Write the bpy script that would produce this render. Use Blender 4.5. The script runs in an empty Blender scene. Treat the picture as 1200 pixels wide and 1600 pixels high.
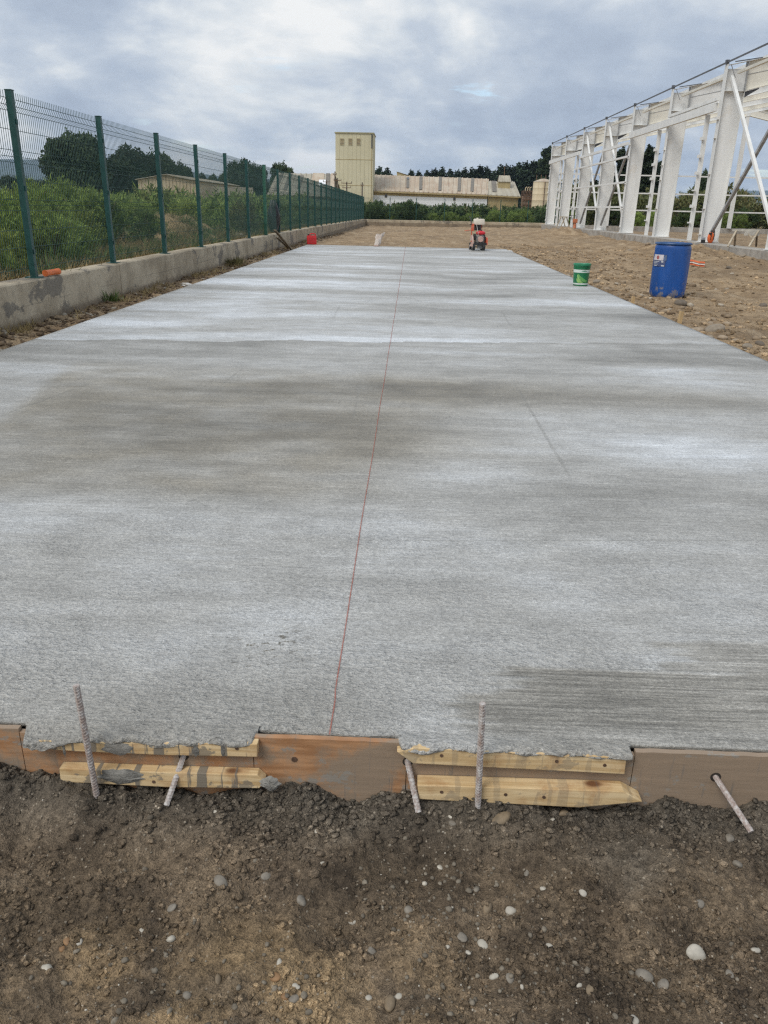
import bpy, bmesh, math, random
import numpy as np
from mathutils import Vector, Matrix

R = math.radians
random.seed(7)
rng = np.random.default_rng(7)
scene = bpy.context.scene
C = scene.collection

# ------------------------------------------------------------------ camera
F_PX, PITCH, YAW, ROLL, CAM_H, CAM_Y = 1219.9, 0.3712, 0.0249, 0.0219, 1.259, -1.645
cam_data = bpy.data.cameras.new('camera')
cam = bpy.data.objects.new('camera', cam_data)
C.objects.link(cam)
cam_data.sensor_fit = 'VERTICAL'
cam_data.sensor_height = 36.0
cam_data.lens = F_PX / 1600.0 * 36.0
cam_data.clip_start = 0.05
cam_data.clip_end = 20000
fwd = np.array([-math.sin(YAW) * math.cos(PITCH), math.cos(YAW) * math.cos(PITCH), -math.sin(PITCH)])
right0 = np.array([math.cos(YAW), math.sin(YAW), 0.0])
down0 = np.cross(fwd, right0)
RIGHT = math.cos(ROLL) * right0 - math.sin(ROLL) * down0
DOWN = math.sin(ROLL) * right0 + math.cos(ROLL) * down0
FWD = fwd
cam.matrix_world = Matrix(((RIGHT[0], -DOWN[0], -FWD[0], 0.0),
                           (RIGHT[1], -DOWN[1], -FWD[1], CAM_Y),
                           (RIGHT[2], -DOWN[2], -FWD[2], CAM_H),
                           (0, 0, 0, 1)))
scene.camera = cam
scene.render.resolution_x, scene.render.resolution_y = 768, 1024

# surveyed directions: a bearing read off the photograph, met with a known plane of the site
def ray(px, py):
    return RIGHT * ((px - 600) / F_PX) + DOWN * ((py - 800) / F_PX) + FWD
ORIG = np.array([0.0, CAM_Y, CAM_H])
def at_z(px, py, z):
    d = ray(px, py); return ORIG + d * (z - ORIG[2]) / d[2]
def at_y(px, py, Y):
    d = ray(px, py); return ORIG + d * (Y - ORIG[1]) / d[1]
def at_x(px, py, X):
    d = ray(px, py); return ORIG + d * (X - ORIG[0]) / d[0]

# ------------------------------------------------------------------ world, sun, exposure
SUN_EL, SUN_AZ = R(50), R(-138)          # azimuth measured from +Y towards +X
world = bpy.data.worlds.new('World'); scene.world = world; world.use_nodes = True
SUN_STRENGTH, SUN_ANGLE = 1.5, R(28)
sun_data = bpy.data.lights.new('sun', 'SUN'); sun = bpy.data.objects.new('sun', sun_data); C.objects.link(sun)
sun_data.energy = SUN_STRENGTH; sun_data.angle = SUN_ANGLE; sun_data.color = (1.0, 0.965, 0.91)
sd = Vector((math.sin(SUN_AZ) * math.cos(SUN_EL), math.cos(SUN_AZ) * math.cos(SUN_EL), math.sin(SUN_EL)))
sun.rotation_euler = sd.to_track_quat('Z', 'Y').to_euler()
scene.view_settings.view_transform = 'Standard'
scene.view_settings.look = 'None'
scene.view_settings.gamma = 1.0
scene.view_settings.use_curve_mapping = False
scene.view_settings.exposure = 0.55
scene.cycles.use_denoising = False
scene.cycles.filter_width = 1.3
scene.cycles.max_bounces = 4
scene.cycles.diffuse_bounces = 3
scene.cycles.glossy_bounces = 2
scene.cycles.volume_bounces = 0
scene.cycles.transparent_max_bounces = 12

# ------------------------------------------------------------------ node helper
class NT:
    def __init__(self, tree):
        self.t = tree; self.N = tree.nodes; self.L = tree.links
    def n(self, kind, **kw):
        nd = self.N.new(kind)
        for k, v in kw.items():
            setattr(nd, k, v)
        return nd
    def put(self, sock, v):
        if isinstance(v, bpy.types.NodeSocket):
            self.L.new(v, sock)
        elif v is not None:
            if sock.type == 'RGBA' and len(v) == 3:
                v = (*v, 1.0)
            sock.default_value = v
    def math(self, op, a, b=None, c=None, clamp=False):
        nd = self.n('ShaderNodeMath', operation=op, use_clamp=clamp)
        for i, v in enumerate((a, b, c)):
            if v is not None: self.put(nd.inputs[i], v)
        return nd.outputs[0]
    def vmath(self, op, a, b=None):
        nd = self.n('ShaderNodeVectorMath', operation=op)
        self.put(nd.inputs[0], a)
        if b is not None: self.put(nd.inputs[1], b)
        return nd
    def mix(self, f, a, b, blend='MIX'):
        nd = self.n('ShaderNodeMix', data_type='RGBA', blend_type=blend)
        self.put(nd.inputs[0], f); self.put(nd.inputs[6], a); self.put(nd.inputs[7], b)
        return nd.outputs[2]
    def mapr(self, v, a, b, c=0.0, d=1.0, smooth=True):
        nd = self.n('ShaderNodeMapRange', interpolation_type='SMOOTHSTEP' if smooth else 'LINEAR')
        for i, x in enumerate((v, a, b, c, d)): self.put(nd.inputs[i], x)
        return nd.outputs[0]
    def noise(self, vec, scale=5.0, detail=4.0, rough=0.55, dist=0.0):
        nd = self.n('ShaderNodeTexNoise')
        if vec is not None: self.L.new(vec, nd.inputs['Vector'])
        for k, v in (('Scale', scale), ('Detail', detail), ('Roughness', rough), ('Distortion', dist)):
            self.put(nd.inputs[k], v)
        return nd.outputs['Fac']
    def voro(self, vec, scale, feature='F1', rnd=1.0):
        nd = self.n('ShaderNodeTexVoronoi', feature=feature)
        if vec is not None: self.L.new(vec, nd.inputs['Vector'])
        self.put(nd.inputs['Scale'], scale); self.put(nd.inputs['Randomness'], rnd)
        return nd
    def scale(self, vec, s, loc=(0, 0, 0)):
        nd = self.n('ShaderNodeMapping'); self.L.new(vec, nd.inputs['Vector'])
        nd.inputs['Scale'].default_value = s; nd.inputs['Location'].default_value = loc
        return nd.outputs[0]
    def pos(self): return self.n('ShaderNodeNewGeometry').outputs['Position']
    def obj(self): return self.n('ShaderNodeTexCoord').outputs['Object']
    def attr(self, name): return self.n('ShaderNodeAttribute', attribute_name=name).outputs['Fac']
    def rnd(self): return self.n('ShaderNodeObjectInfo').outputs['Random']
    def sep(self, v):
        nd = self.n('ShaderNodeSeparateXYZ'); self.L.new(v, nd.inputs[0]); return nd.outputs

def new_mat(name):
    m = bpy.data.materials.new(name); m.use_nodes = True
    nt = NT(m.node_tree)
    b = next(x for x in nt.N if x.type == 'BSDF_PRINCIPLED')
    return m, nt, b
def bump(nt, b, h, strength=0.4, dist=0.01):
    nd = nt.n('ShaderNodeBump'); nd.inputs['Strength'].default_value = strength
    nd.inputs['Distance'].default_value = dist
    nt.put(nd.inputs['Height'], h); nt.L.new(nd.outputs[0], b.inputs['Normal'])
def simple(name, col, rough=0.6, var=0.25, scale=6.0, metal=0.0, dirt=None, dirt_amt=0.4, bump_s=0.0, spec=None, stretch=None):
    """a surface colour with fine mottling and, if asked, a dirt colour in blotches"""
    m, nt, b = new_mat(name)
    v = nt.obj()
    if stretch: v = nt.scale(v, stretch)
    n1 = nt.noise(v, scale, 6, 0.6)
    hi = tuple(min(1, c * (1 + var)) for c in col); lo = tuple(c * (1 - var) for c in col)
    c = nt.mix(nt.mapr(n1, 0.3, 0.7), lo, hi)
    if dirt:
        n2 = nt.noise(nt.scale(v, (1, 1, 1), (3.1, 7.7, 1.3)), scale * 0.6, 8, 0.65)
        c = nt.mix(nt.math('MULTIPLY', nt.mapr(n2, 0.48, 0.7), dirt_amt), c, dirt)
    nt.put(b.inputs['Base Color'], c)
    nt.put(b.inputs['Roughness'], nt.mapr(n1, 0.2, 0.8, rough * 0.85, min(1, rough * 1.15), False))
    b.inputs['Metallic'].default_value = metal
    if spec is not None: b.inputs['Specular IOR Level'].default_value = spec
    if bump_s: bump(nt, b, nt.noise(v, scale * 8, 4, 0.6), bump_s, 0.004)
    return m

# ------------------------------------------------------------------ the sky: broken overcast
def build_sky():
    nt = NT(world.node_tree)
    for x in list(nt.N): nt.N.remove(x)
    out = nt.n('ShaderNodeOutputWorld'); bg = nt.n('ShaderNodeBackground')
    nt.L.new(bg.outputs[0], out.inputs[0])
    sky = nt.n('ShaderNodeTexSky', sky_type='NISHITA'); sky.sun_disc = False
    sky.sun_elevation = SUN_EL; sky.sun_rotation = SUN_AZ
    sky.air_density = 1.0; sky.dust_density = 1.0
    d = nt.vmath('NORMALIZE', nt.n('ShaderNodeTexCoord').outputs['Generated']).outputs[0]
    x, y, z = nt.sep(d)
    zz = nt.math('ADD', nt.math('ABSOLUTE', z), 0.10)
    comb = nt.n('ShaderNodeCombineXYZ')
    nt.put(comb.inputs[0], nt.math('DIVIDE', x, zz)); nt.put(comb.inputs[1], nt.math('DIVIDE', y, zz))
    nt.put(comb.inputs[2], nt.math('MULTIPLY', z, 2.0))
    p = comb.outputs[0]
    big = nt.noise(nt.scale(p, (0.55, 0.42, 0.5), (1.7, 4.1, 0)), 1.0, 3, 0.5, 0.3)
    med = nt.noise(nt.scale(p, (1.0, 0.9, 1), (5.2, 0.4, 0)), 1.35, 7, 0.55, 0.25)
    fine = nt.noise(nt.scale(d, (1, 1, 1.9), (0.3, 2.2, 0)), 8.0, 8, 0.56, 0.35)
    lump = nt.noise(nt.scale(d, (1, 1, 2.1), (7.9, 3.6, 0)), 3.6, 6, 0.54, 0.5)
    shade = nt.math('ADD', nt.math('ADD', nt.math('MULTIPLY', big, 0.50), nt.math('MULTIPLY', lump, 0.75)), nt.math('ADD', nt.math('MULTIPLY', med, 0.40), nt.math('MULTIPLY', fine, 0.68)))
    # a lit break in the cloud deck ahead and the heavier bank to its right
    def lobe(px, py, sharp):
        v = ray(px, py); v = v / np.linalg.norm(v)
        dt = nt.vmath('DOT_PRODUCT', d, tuple(v)).outputs['Value']
        return nt.math('POWER', nt.math('MAXIMUM', dt, 0.0), sharp)
    shade = nt.math('ADD', shade, nt.math('MULTIPLY', lobe(500, 140, 70), 0.28))
    shade = nt.math('ADD', shade, nt.math('MULTIPLY', lobe(230, 190, 120), 0.08))
    shade = nt.math('SUBTRACT', shade, nt.math('MULTIPLY', lobe(120, -20, 90), 0.17))
    shade = nt.math('ADD', shade, nt.math('MULTIPLY', nt.mapr(z, 0.12, 0.0), 0.07))
    shade = nt.math('SUBTRACT', shade, nt.math('MULTIPLY', lobe(900, 110, 60), 0.15))
    t = nt.mapr(shade, 0.94, 1.37, 0, 1, False)
    ramp = nt.n('ShaderNodeValToRGB'); nt.L.new(t, ramp.inputs[0])
    e = ramp.color_ramp.elements
    e[0].position = 0.0; e[0].color = (0.275, 0.320, 0.395, 1)
    e[1].position = 1.0; e[1].color = (0.66, 0.665, 0.66, 1)
    for p_, c_ in ((0.30, (0.330, 0.380, 0.455, 1)), (0.55, (0.405, 0.450, 0.510, 1)), (0.78, (0.53, 0.56, 0.585, 1))):
        q = ramp.color_ramp.elements.new(p_); q.color = c_
    holes = nt.noise(nt.scale(p, (0.8, 0.9, 1), (9.3, 2.2, 0)), 1.8, 5, 0.55, 0.2)
    hm = nt.math('MULTIPLY', nt.mapr(holes, 0.62, 0.70), nt.mapr(fine, 0.40, 0.6))
    clear = nt.vmath('SCALE', sky.outputs[0]); clear.inputs[3].default_value = 0.13
    col = nt.mix(nt.math('MULTIPLY', hm, 0.8), ramp.outputs[0], clear.outputs[0])
    nt.put(bg.inputs['Color'], col); bg.inputs['Strength'].default_value = 1.0
build_sky()

# ------------------------------------------------------------------ mesh helpers
def hashn(ix, iy, seed):
    h = (ix.astype(np.int64) * 374761393 + iy.astype(np.int64) * 668265263 + seed * 1442695041) & 0xFFFFFFFF
    h = ((h ^ (h >> 13)) * 1274126177) & 0xFFFFFFFF
    return ((h ^ (h >> 16)) & 0xFFFFFF) / float(0xFFFFFF)
def vnoise(x, y, seed=0):
    x = np.asarray(x, float); y = np.asarray(y, float)
    ix = np.floor(x); iy = np.floor(y); fx = x - ix; fy = y - iy
    def g(dx, dy):
        a = hashn(ix + dx, iy + dy, seed) * 2 * math.pi
        return np.cos(a) * (fx - dx) + np.sin(a) * (fy - dy)
    u = fx ** 3 * (fx * (fx * 6 - 15) + 10); v = fy ** 3 * (fy * (fy * 6 - 15) + 10)
    return 1.5 * ((g(0, 0) * (1 - u) + g(1, 0) * u) * (1 - v) + (g(0, 1) * (1 - u) + g(1, 1) * u) * v)
def fbm(x, y, seed=0, octv=4, gain=0.5):
    s = 0; a = 1
    for o in range(octv):
        s = s + a * vnoise(x * 2 ** o + 17.3 * o, y * 2 ** o - 9.1 * o, seed + o); a *= gain
    return s
def sstep(v, a, b):
    t = np.clip((v - a) / (b - a), 0, 1); return t * t * (3 - 2 * t)

def mesh_np(name, verts, faces, mat=None, smooth=False, attrs=None):
    verts = np.asarray(verts, np.float32); faces = np.asarray(faces, np.int32)
    me = bpy.data.meshes.new(name)
    k = faces.shape[1]
    me.vertices.add(len(verts)); me.vertices.foreach_set('co', verts.ravel())
    me.loops.add(faces.size); me.loops.foreach_set('vertex_index', faces.ravel())
    me.polygons.add(len(faces)); me.polygons.foreach_set('loop_start', np.arange(0, faces.size, k, dtype=np.int32))
    if smooth: me.polygons.foreach_set('use_smooth', np.ones(len(faces), bool))
    me.update(calc_edges=True); me.validate()
    for an, av in (attrs or {}).items():
        a = me.attributes.new(an, 'FLOAT', 'POINT'); a.data.foreach_set('value', np.asarray(av, np.float32))
    if mat: me.materials.append(mat)
    return me
def grid_mesh(name, xs, ys, Z, mat, attrs=None, smooth=True, X=None, Y=None):
    nx, ny = len(xs), len(ys)
    if X is None: X, Y = np.meshgrid(xs, ys)
    V = np.stack([X, Y, Z], -1).reshape(-1, 3)
    i = np.arange(nx * ny).reshape(ny, nx)
    Fc = np.stack([i[:-1, :-1], i[:-1, 1:], i[1:, 1:], i[1:, :-1]], -1).reshape(-1, 4)
    return mesh_np(name, V, Fc, mat, smooth, {k: v.ravel() for k, v in (attrs or {}).items()})
def link(name, me, parent=None, loc=None, rot=None):
    o = bpy.data.objects.new(name, me); C.objects.link(o)
    if parent is not None: o.parent = parent
    if loc is not None: o.location = tuple(float(v) for v in loc)
    if rot is not None: o.rotation_euler = rot
    return o
def tag(o, label, cat, group=None, kind=None):
    o['label'] = label; o['category'] = cat
    if group: o['group'] = group
    if kind: o['kind'] = kind
    return o
def thing(name, label, cat, loc=(0, 0, 0), rz=0.0, group=None):
    o = bpy.data.objects.new(name, None); C.objects.link(o)
    o.location = tuple(float(v) for v in loc); o.rotation_euler = (0, 0, rz); o.empty_display_size = 0.2
    return tag(o, label, cat, group)
def copy_thing(o, loc=None, rz=None, scale=None, label=None, parent=None):
    c = o.copy(); C.objects.link(c)
    if parent is not None: c.parent = parent
    if loc is not None: c.location = tuple(float(v) for v in loc)
    if rz is not None: c.rotation_euler = (0, 0, rz)
    if scale is not None: c.scale = scale if hasattr(scale, '__len__') else (scale,) * 3
    if label: c['label'] = label
    for ch in list(o.children): copy_thing(ch, parent=c)
    return c

class MB:
    """collects simple shapes into one mesh"""
    def __init__(self): self.v = []; self.f = []
    def add(self, vs, fs):
        b = len(self.v); self.v += [tuple(float(c) for c in p) for p in vs]; self.f += [tuple(i + b for i in q) for q in fs]; return self
    def box(self, x0, x1, y0, y1, z0, z1):
        return self.add([(x0, y0, z0), (x1, y0, z0), (x1, y1, z0), (x0, y1, z0), (x0, y0, z1), (x1, y0, z1), (x1, y1, z1), (x0, y1, z1)],
                        [(0, 3, 2, 1), (4, 5, 6, 7), (0, 1, 5, 4), (1, 2, 6, 5), (2, 3, 7, 6), (3, 0, 4, 7)])
    def bar(self, a, b, w, h, up=(0, 0, 1)):
        a = Vector(a); b = Vector(b); d = (b - a).normalized(); u = Vector(up)
        if abs(d.dot(u)) > 0.98: u = Vector((0, 1, 0))
        s = d.cross(u).normalized() * (w / 2); t = s.cross(d).normalized() * (h / 2)
        vs = [p + i * s + j * t for p in (a, b) for i, j in ((-1, -1), (1, -1), (1, 1), (-1, 1))]
        return self.add(vs, [(0, 1, 2, 3), (7, 6, 5, 4), (0, 4, 5, 1), (1, 5, 6, 2), (2, 6, 7, 3), (3, 7, 4, 0)])
    def tube(self, pts, rad, n=8, cap=True):
        pts = [Vector(p) for p in pts]; rs = rad if hasattr(rad, '__len__') else [rad] * len(pts)
        ref = Vector((0.31, 0.17, 0.93)); vs = []; fs = []
        d0 = (pts[1] - pts[0]).normalized(); s = d0.cross(ref).normalized()
        for k, p in enumerate(pts):
            d = (pts[min(k + 1, len(pts) - 1)] - pts[max(k - 1, 0)]).normalized()
            s = (s - d * s.dot(d)).normalized(); t = d.cross(s)
            for i in range(n):
                a = 2 * math.pi * i / n; vs.append(p + (s * math.cos(a) + t * math.sin(a)) * rs[k])
        for k in range(len(pts) - 1):
            for i in range(n):
                j = (i + 1) % n; fs.append((k * n + i, k * n + j, (k + 1) * n + j, (k + 1) * n + i))
        if cap:
            fs.append(tuple(range(n - 1, -1, -1))); m = (len(pts) - 1) * n; fs.append(tuple(range(m, m + n)))
        return self.add(vs, fs)
    def lathe(self, prof, n=24, c=(0, 0, 0), cap=True):
        vs = []; fs = []
        for r, z in prof:
            for i in range(n):
                a = 2 * math.pi * i / n; vs.append((c[0] + r * math.cos(a), c[1] + r * math.sin(a), c[2] + z))
        for k in range(len(prof) - 1):
            for i in range(n):
                j = (i + 1) % n; fs.append((k * n + i, k * n + j, (k + 1) * n + j, (k + 1) * n + i))
        if cap:
            fs.append(tuple(range(n - 1, -1, -1))); m = (len(prof) - 1) * n; fs.append(tuple(range(m, m + n)))
        return self.add(vs, fs)
    def prism(self, poly, axis, a0, a1):
        """poly: 2-D outline; axis: the extrusion axis ('x','y','z')"""
        n = len(poly)
        def P(u, v, w): return {'x': (w, u, v), 'y': (u, w, v), 'z': (u, v, w)}[axis]
        vs = [P(u, v, a0) for u, v in poly] + [P(u, v, a1) for u, v in poly]
        fs = [tuple(range(n)), tuple(range(2 * n - 1, n - 1, -1))]
        fs += [(i, i + n, (i + 1) % n + n, (i + 1) % n) for i in range(n)]
        return self.add(vs, fs)
    def build(self, name, mat, parent=None, smooth=False, bevel=0.0, loc=None, rot=None, fix=True):
        me = bpy.data.meshes.new(name); me.from_pydata(self.v, [], self.f)
        if fix or bevel:
            bm = bmesh.new(); bm.from_mesh(me); bmesh.ops.recalc_face_normals(bm, faces=bm.faces)
            if bevel:
                bmesh.ops.bevel(bm, geom=[e for e in bm.edges if e.is_manifold and e.calc_face_angle(0) > 0.6], offset=bevel, segments=2, profile=0.6, affect='EDGES', clamp_overlap=True)
            bm.to_mesh(me); bm.free()
        if smooth: me.shade_smooth(); me.set_sharp_from_angle(angle=R(40))
        if mat: me.materials.append(mat)
        return link(name, me, parent, loc, rot)

_ico = bmesh.new(); bmesh.ops.create_icosphere(_ico, subdivisions=1, radius=1.0)
ICO_V = np.array([v.co[:] for v in _ico.verts]); ICO_F = np.array([[v.index for v in f.verts] for f in _ico.faces]); _ico.free()
_ico = bmesh.new(); bmesh.ops.create_icosphere(_ico, subdivisions=3, radius=1.0)
ICO3_V = np.array([v.co[:] for v in _ico.verts]); ICO3_F = np.array([[v.index for v in f.verts] for f in _ico.faces]); _ico.free()
def rot_rand(n, r):
    q = r.normal(size=(n, 4)); q /= np.linalg.norm(q, axis=1, keepdims=True); w, x, y, z = q.T
    return np.stack([np.stack([1 - 2 * (y * y + z * z), 2 * (x * y - z * w), 2 * (x * z + y * w)], -1),
                     np.stack([2 * (x * y + z * w), 1 - 2 * (x * x + z * z), 2 * (y * z - x * w)], -1),
                     np.stack([2 * (x * z - y * w), 2 * (y * z + x * w), 1 - 2 * (x * x + y * y)], -1)], 1)
def clods_mesh(name, P, rad, mat, r, squash=0.75, rough=0.35, tint=None):
    n = len(P); M = rot_rand(n, r)
    base = ICO_V[None] * (1 + rough * (r.random((n, len(ICO_V), 1)) - 0.5) * 2)
    base = base * (0.7 + 0.6 * r.random((n, 1, 3)))
    V = np.einsum('nij,nkj->nki', M, base) * np.asarray(rad)[:, None, None]
    V[:, :, 2] *= squash; V += np.asarray(P)[:, None, :]
    Fc = (ICO_F[None] + (np.arange(n) * len(ICO_V))[:, None, None]).reshape(-1, 3)
    t = r.random(n) if tint is None else tint
    return mesh_np(name, V.reshape(-1, 3), Fc, mat, False, {'tint': np.repeat(t, len(ICO_V))})
def stone_mesh(name, r3, mat, seed, rough=0.16):
    r = np.random.default_rng(seed); V = ICO3_V.copy()
    ax = r.normal(size=(5, 3)); ph = r.random(5) * 6
    k = 1 + rough * sum(np.sin(V @ a * 1.3 + p) for a, p in zip(ax, ph)) / 3
    V = V * k[:, None] * np.array(r3)
    return mesh_np(name, V, ICO3_F, mat, True)

# ================================================================== GROUND
XL, XR, YEND = -3.638, 3.366, 27.4          # the slab
WALL_F, WALL_B, WALL_TOP = -4.10, -4.34, 0.452
def ground_z(x, y):
    """height of the site's soil"""
    coarse = 0.030 * fbm(x * 0.9, y * 0.9, 3, 3) + 0.026 * fbm(x * 4, y * 3, 5, 3)
    gen = -0.05 - 0.0048 * np.clip(y - 28, 0, 50) + 0.013 * np.clip(x, 0, 11) * sstep(y, 26, 60) + coarse
    # trodden, raked-out strip and ruts on the open yard at the right
    rut = np.exp(-((x - 5.9 - 0.25 * np.sin(y * 0.2)) / 0.22) ** 2) + np.exp(-((x - 7.6 - 0.25 * np.sin(y * 0.2)) / 0.24) ** 2)
    gen = gen - 0.05 * rut * sstep(y, 4, 9) + 0.03 * np.clip(fbm(x * 1.3, y * 0.5, 13, 3), 0, 1) * sstep(y, 5, 9)
    for cx, cy, sx, sy, h in ((10.0, 28.3, 0.75, 1.5, 0.34), (9.7, 25.6, 0.9, 1.2, 0.26), (10.1, 31.8, 0.45, 1.4, 0.20), (9.9, 36.5, 0.6, 2.2, 0.16),
                              (10.0, 51.5, 0.9, 2.4, 0.42), (9.6, 55.5, 1.0, 1.6, 0.24), (10.1, 43.0, 0.6, 2.5, 0.14), (9.6, 22.5, 0.9, 1.3, 0.18)):
        b = np.exp(-((x - cx) / sx) ** 2 - ((y - cy) / sy) ** 2)
        gen = gen + h * b * (1 + 0.35 * fbm(x * 2.2, y * 2.2, 11, 3)) + 0.05 * b * fbm(x * 7, y * 7, 12, 2)
    # dug-out strip in front of the form
    dug = -0.176 + 0.026 * fbm(x * 2.3, y * 2.3, 21, 2) + 0.019 * fbm(x * 7, y * 7, 22, 3) + 0.0065 * fbm(x * 26, y * 26, 23, 3) + 0.0035 * fbm(x * 75, y * 75, 24, 2)
    dug = dug + 0.030 * np.exp(-((y + 0.02) / 0.075) ** 2) * (0.45 + np.clip(fbm(x * 3.2, y * 1.0, 27, 2), -0.35, 1)) - 0.03 * sstep(-y, 0.05, 0.45)
    dug = dug - 0.018 * np.exp(-(((x + 0.28) * 0.9 + (y + 0.18) * 0.5) / 0.09) ** 2) * sstep(-y, 0.02, 0.2)
    dug = dug + 0.022 * np.exp(-(((x - 0.62) * 0.8 + (y + 0.22) * 1.0) / 0.08) ** 2) * sstep(-y, 0.05, 0.25)
    dug = dug + 0.055 * np.exp(-((x + 1.02) / 0.16) ** 2 - ((y + 0.03) / 0.09) ** 2) + 0.018 * np.exp(-((x - 0.72) / 0.07) ** 2 - ((y + 0.02) / 0.06) ** 2)
    front = 1 - sstep(y, -0.3, 2.2)
    front = np.where((np.abs(x) < 3.2) & (y < 0.35), 1.0, front)
    z = gen * (1 - front) + dug * front
    # under the slab
    ins = sstep(x, XL + 0.05, XL + 0.25) * (1 - sstep(x, XR - 0.25, XR - 0.04)) * sstep(y, 0.1, 0.3) * (1 - sstep(y, YEND - 0.25, YEND - 0.03))
    z = z * (1 - ins) - 0.16 * ins
    # rubble strip between wall and slab
    st = sstep(x, -4.3, -4.1) * (1 - sstep(x, -3.75, -3.55)) * (1 - sstep(y, 34, 42)) * sstep(y, 0.5, 3)
    z = z + st * (0.035 * sstep(-x, 3.62, 4.1) + 0.03 * fbm(x * 4, y * 3, 31, 3))
    # the land behind the left wall stands nearly as high as the wall
    lf = sstep(-x, 4.14, 4.32) * sstep(y, -40, -5)
    back = 0.33 + 0.05 * fbm(x * 0.5, y * 0.5, 41, 3) + 0.02 * fbm(x * 3, y * 3, 42, 2)
    back = back + (0.62 + 0.2 * fbm(x * 1.6, y * 1.6, 43, 3)) * np.exp(-((x + 6.3) / 1.15) ** 2 - ((y - 19.8) / 2.6) ** 2)
    z = z * (1 - lf) + back * lf
    return z

def soil_material(name='soil', clod=False):
    m, nt, b = new_mat(name)
    p = nt.pos(); x, y, z = nt.sep(p)
    n_big = nt.noise(p, 1.1, 5, 0.6); n_med = nt.noise(p, 6, 6, 0.62); n_fin = nt.noise(p, 60, 4, 0.7); n_grain = nt.noise(p, 260, 1, 0.7)
    # damp dug soil (front) with an ochre subsoil patch and a grey cement-soaked band at the form
    wet = nt.mix(nt.mapr(n_med, 0.33, 0.68), (0.060, 0.045, 0.031), (0.140, 0.104, 0.068))
    wet = nt.mix(nt.mapr(nt.noise(p, 2.1, 4, 0.55), 0.50, 0.74), wet, (0.150, 0.126, 0.096))
    och = nt.math('MULTIPLY', nt.mapr(y, -0.30, -0.52), nt.mapr(nt.noise(nt.scale(p, (1, 1, 1), (4, 2, 0)), 2.6, 5, 0.6), 0.38, 0.58))
    wet = nt.mix(nt.math('MULTIPLY', och, nt.mapr(x, 0.25, -0.05)), wet, (0.245, 0.172, 0.096))
    band = nt.math('MULTIPLY', nt.mapr(nt.math('ADD', y, nt.math('MULTIPLY', n_med, 0.22)), -0.14, 0.08), 0.75)
    wet = nt.mix(band, wet, (0.078, 0.069, 0.056))
    # dry sandy fill over the rest of the yard
    dry = nt.mix(nt.mapr(n_big, 0.35, 0.66), (0.235, 0.160, 0.090), (0.370, 0.270, 0.165))
    dry = nt.mix(nt.math('MULTIPLY', nt.mapr(n_med, 0.50, 0.70), 0.7), dry, (0.135, 0.092, 0.055))
    dry = nt.mix(nt.math('MULTIPLY', nt.mapr(nt.noise(nt.scale(p, (0.5, 0.22, 1), (3, 8, 0)), 1.0, 6, 0.65), 0.48, 0.62), 0.55), dry, (0.185, 0.132, 0.082))
    tr = nt.noise(nt.scale(p, (1.6, 0.16, 1)), 2.2, 5, 0.6)
    dry = nt.mix(nt.math('MULTIPLY', nt.mapr(tr, 0.52, 0.68), 0.55), dry, (0.42, 0.325, 0.215))
    sel = nt.mapr(y, 0.6, 2.2)
    wb = nt.vmath('SCALE', wet); nt.put(wb.inputs[3], nt.mapr(nt.noise(nt.scale(p, (1, 1.3, 1), (8, 3, 1)), 2.7, 4, 0.6), 0.34, 0.66, 0.72, 1.36, False)); wet = wb.outputs[0]
    c = nt.mix(sel, wet, dry)
    # litter, weeds and old grass beyond the wall and beyond the yard
    far = nt.math('MAXIMUM', nt.mapr(x, -4.3, -4.6), nt.mapr(y, 74.0, 76))
    gr = nt.mix(nt.mapr(n_med, 0.35, 0.65), (0.24, 0.17, 0.085), (0.38, 0.275, 0.15))
    gr = nt.mix(nt.mapr(n_big, 0.45, 0.6), gr, (0.065, 0.085, 0.03))
    c = nt.mix(far, c, gr)
    fx = nt.mapr(n_fin, 0.32, 0.68, 0.50, 1.42, False)
    gv = nt.voro(p, 130); gsep = nt.n('ShaderNodeSeparateColor'); nt.L.new(gv.outputs['Color'], gsep.inputs[0])
    grit = nt.math('MULTIPLY', nt.mapr(gsep.outputs[0], 0.91, 0.95), nt.mapr(gv.outputs['Distance'], 0.42, 0.25))
    c = nt.mix(nt.math('MULTIPLY', grit, 0.75), c, (0.26, 0.225, 0.175))
    c = nt.vmath('SCALE', c)
    kk = nt.math('MULTIPLY', fx, nt.mapr(n_grain, 0.35, 0.65, 0.75, 1.25, False))
    if clod: kk = nt.math('MULTIPLY', kk, nt.mapr(nt.attr('tint'), 0, 1, 0.70, 1.75, False))
    nt.put(c.inputs[3], nt.math('MULTIPLY', kk, nt.mapr(sel, 0, 1, 1.40, 1.12, False)))
    nt.put(b.inputs['Base Color'], c.outputs[0])
    b.inputs['Roughness'].default_value = 0.92
    b.inputs['Specular IOR Level'].default_value = 0.25
    hsum = nt.math('ADD', nt.math('MULTIPLY', n_fin, 1.0), nt.math('MULTIPLY', n_grain, 0.35))
    bump(nt, b, hsum, 1.0, 0.016)
    return m
M_SOIL = soil_material()

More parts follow.
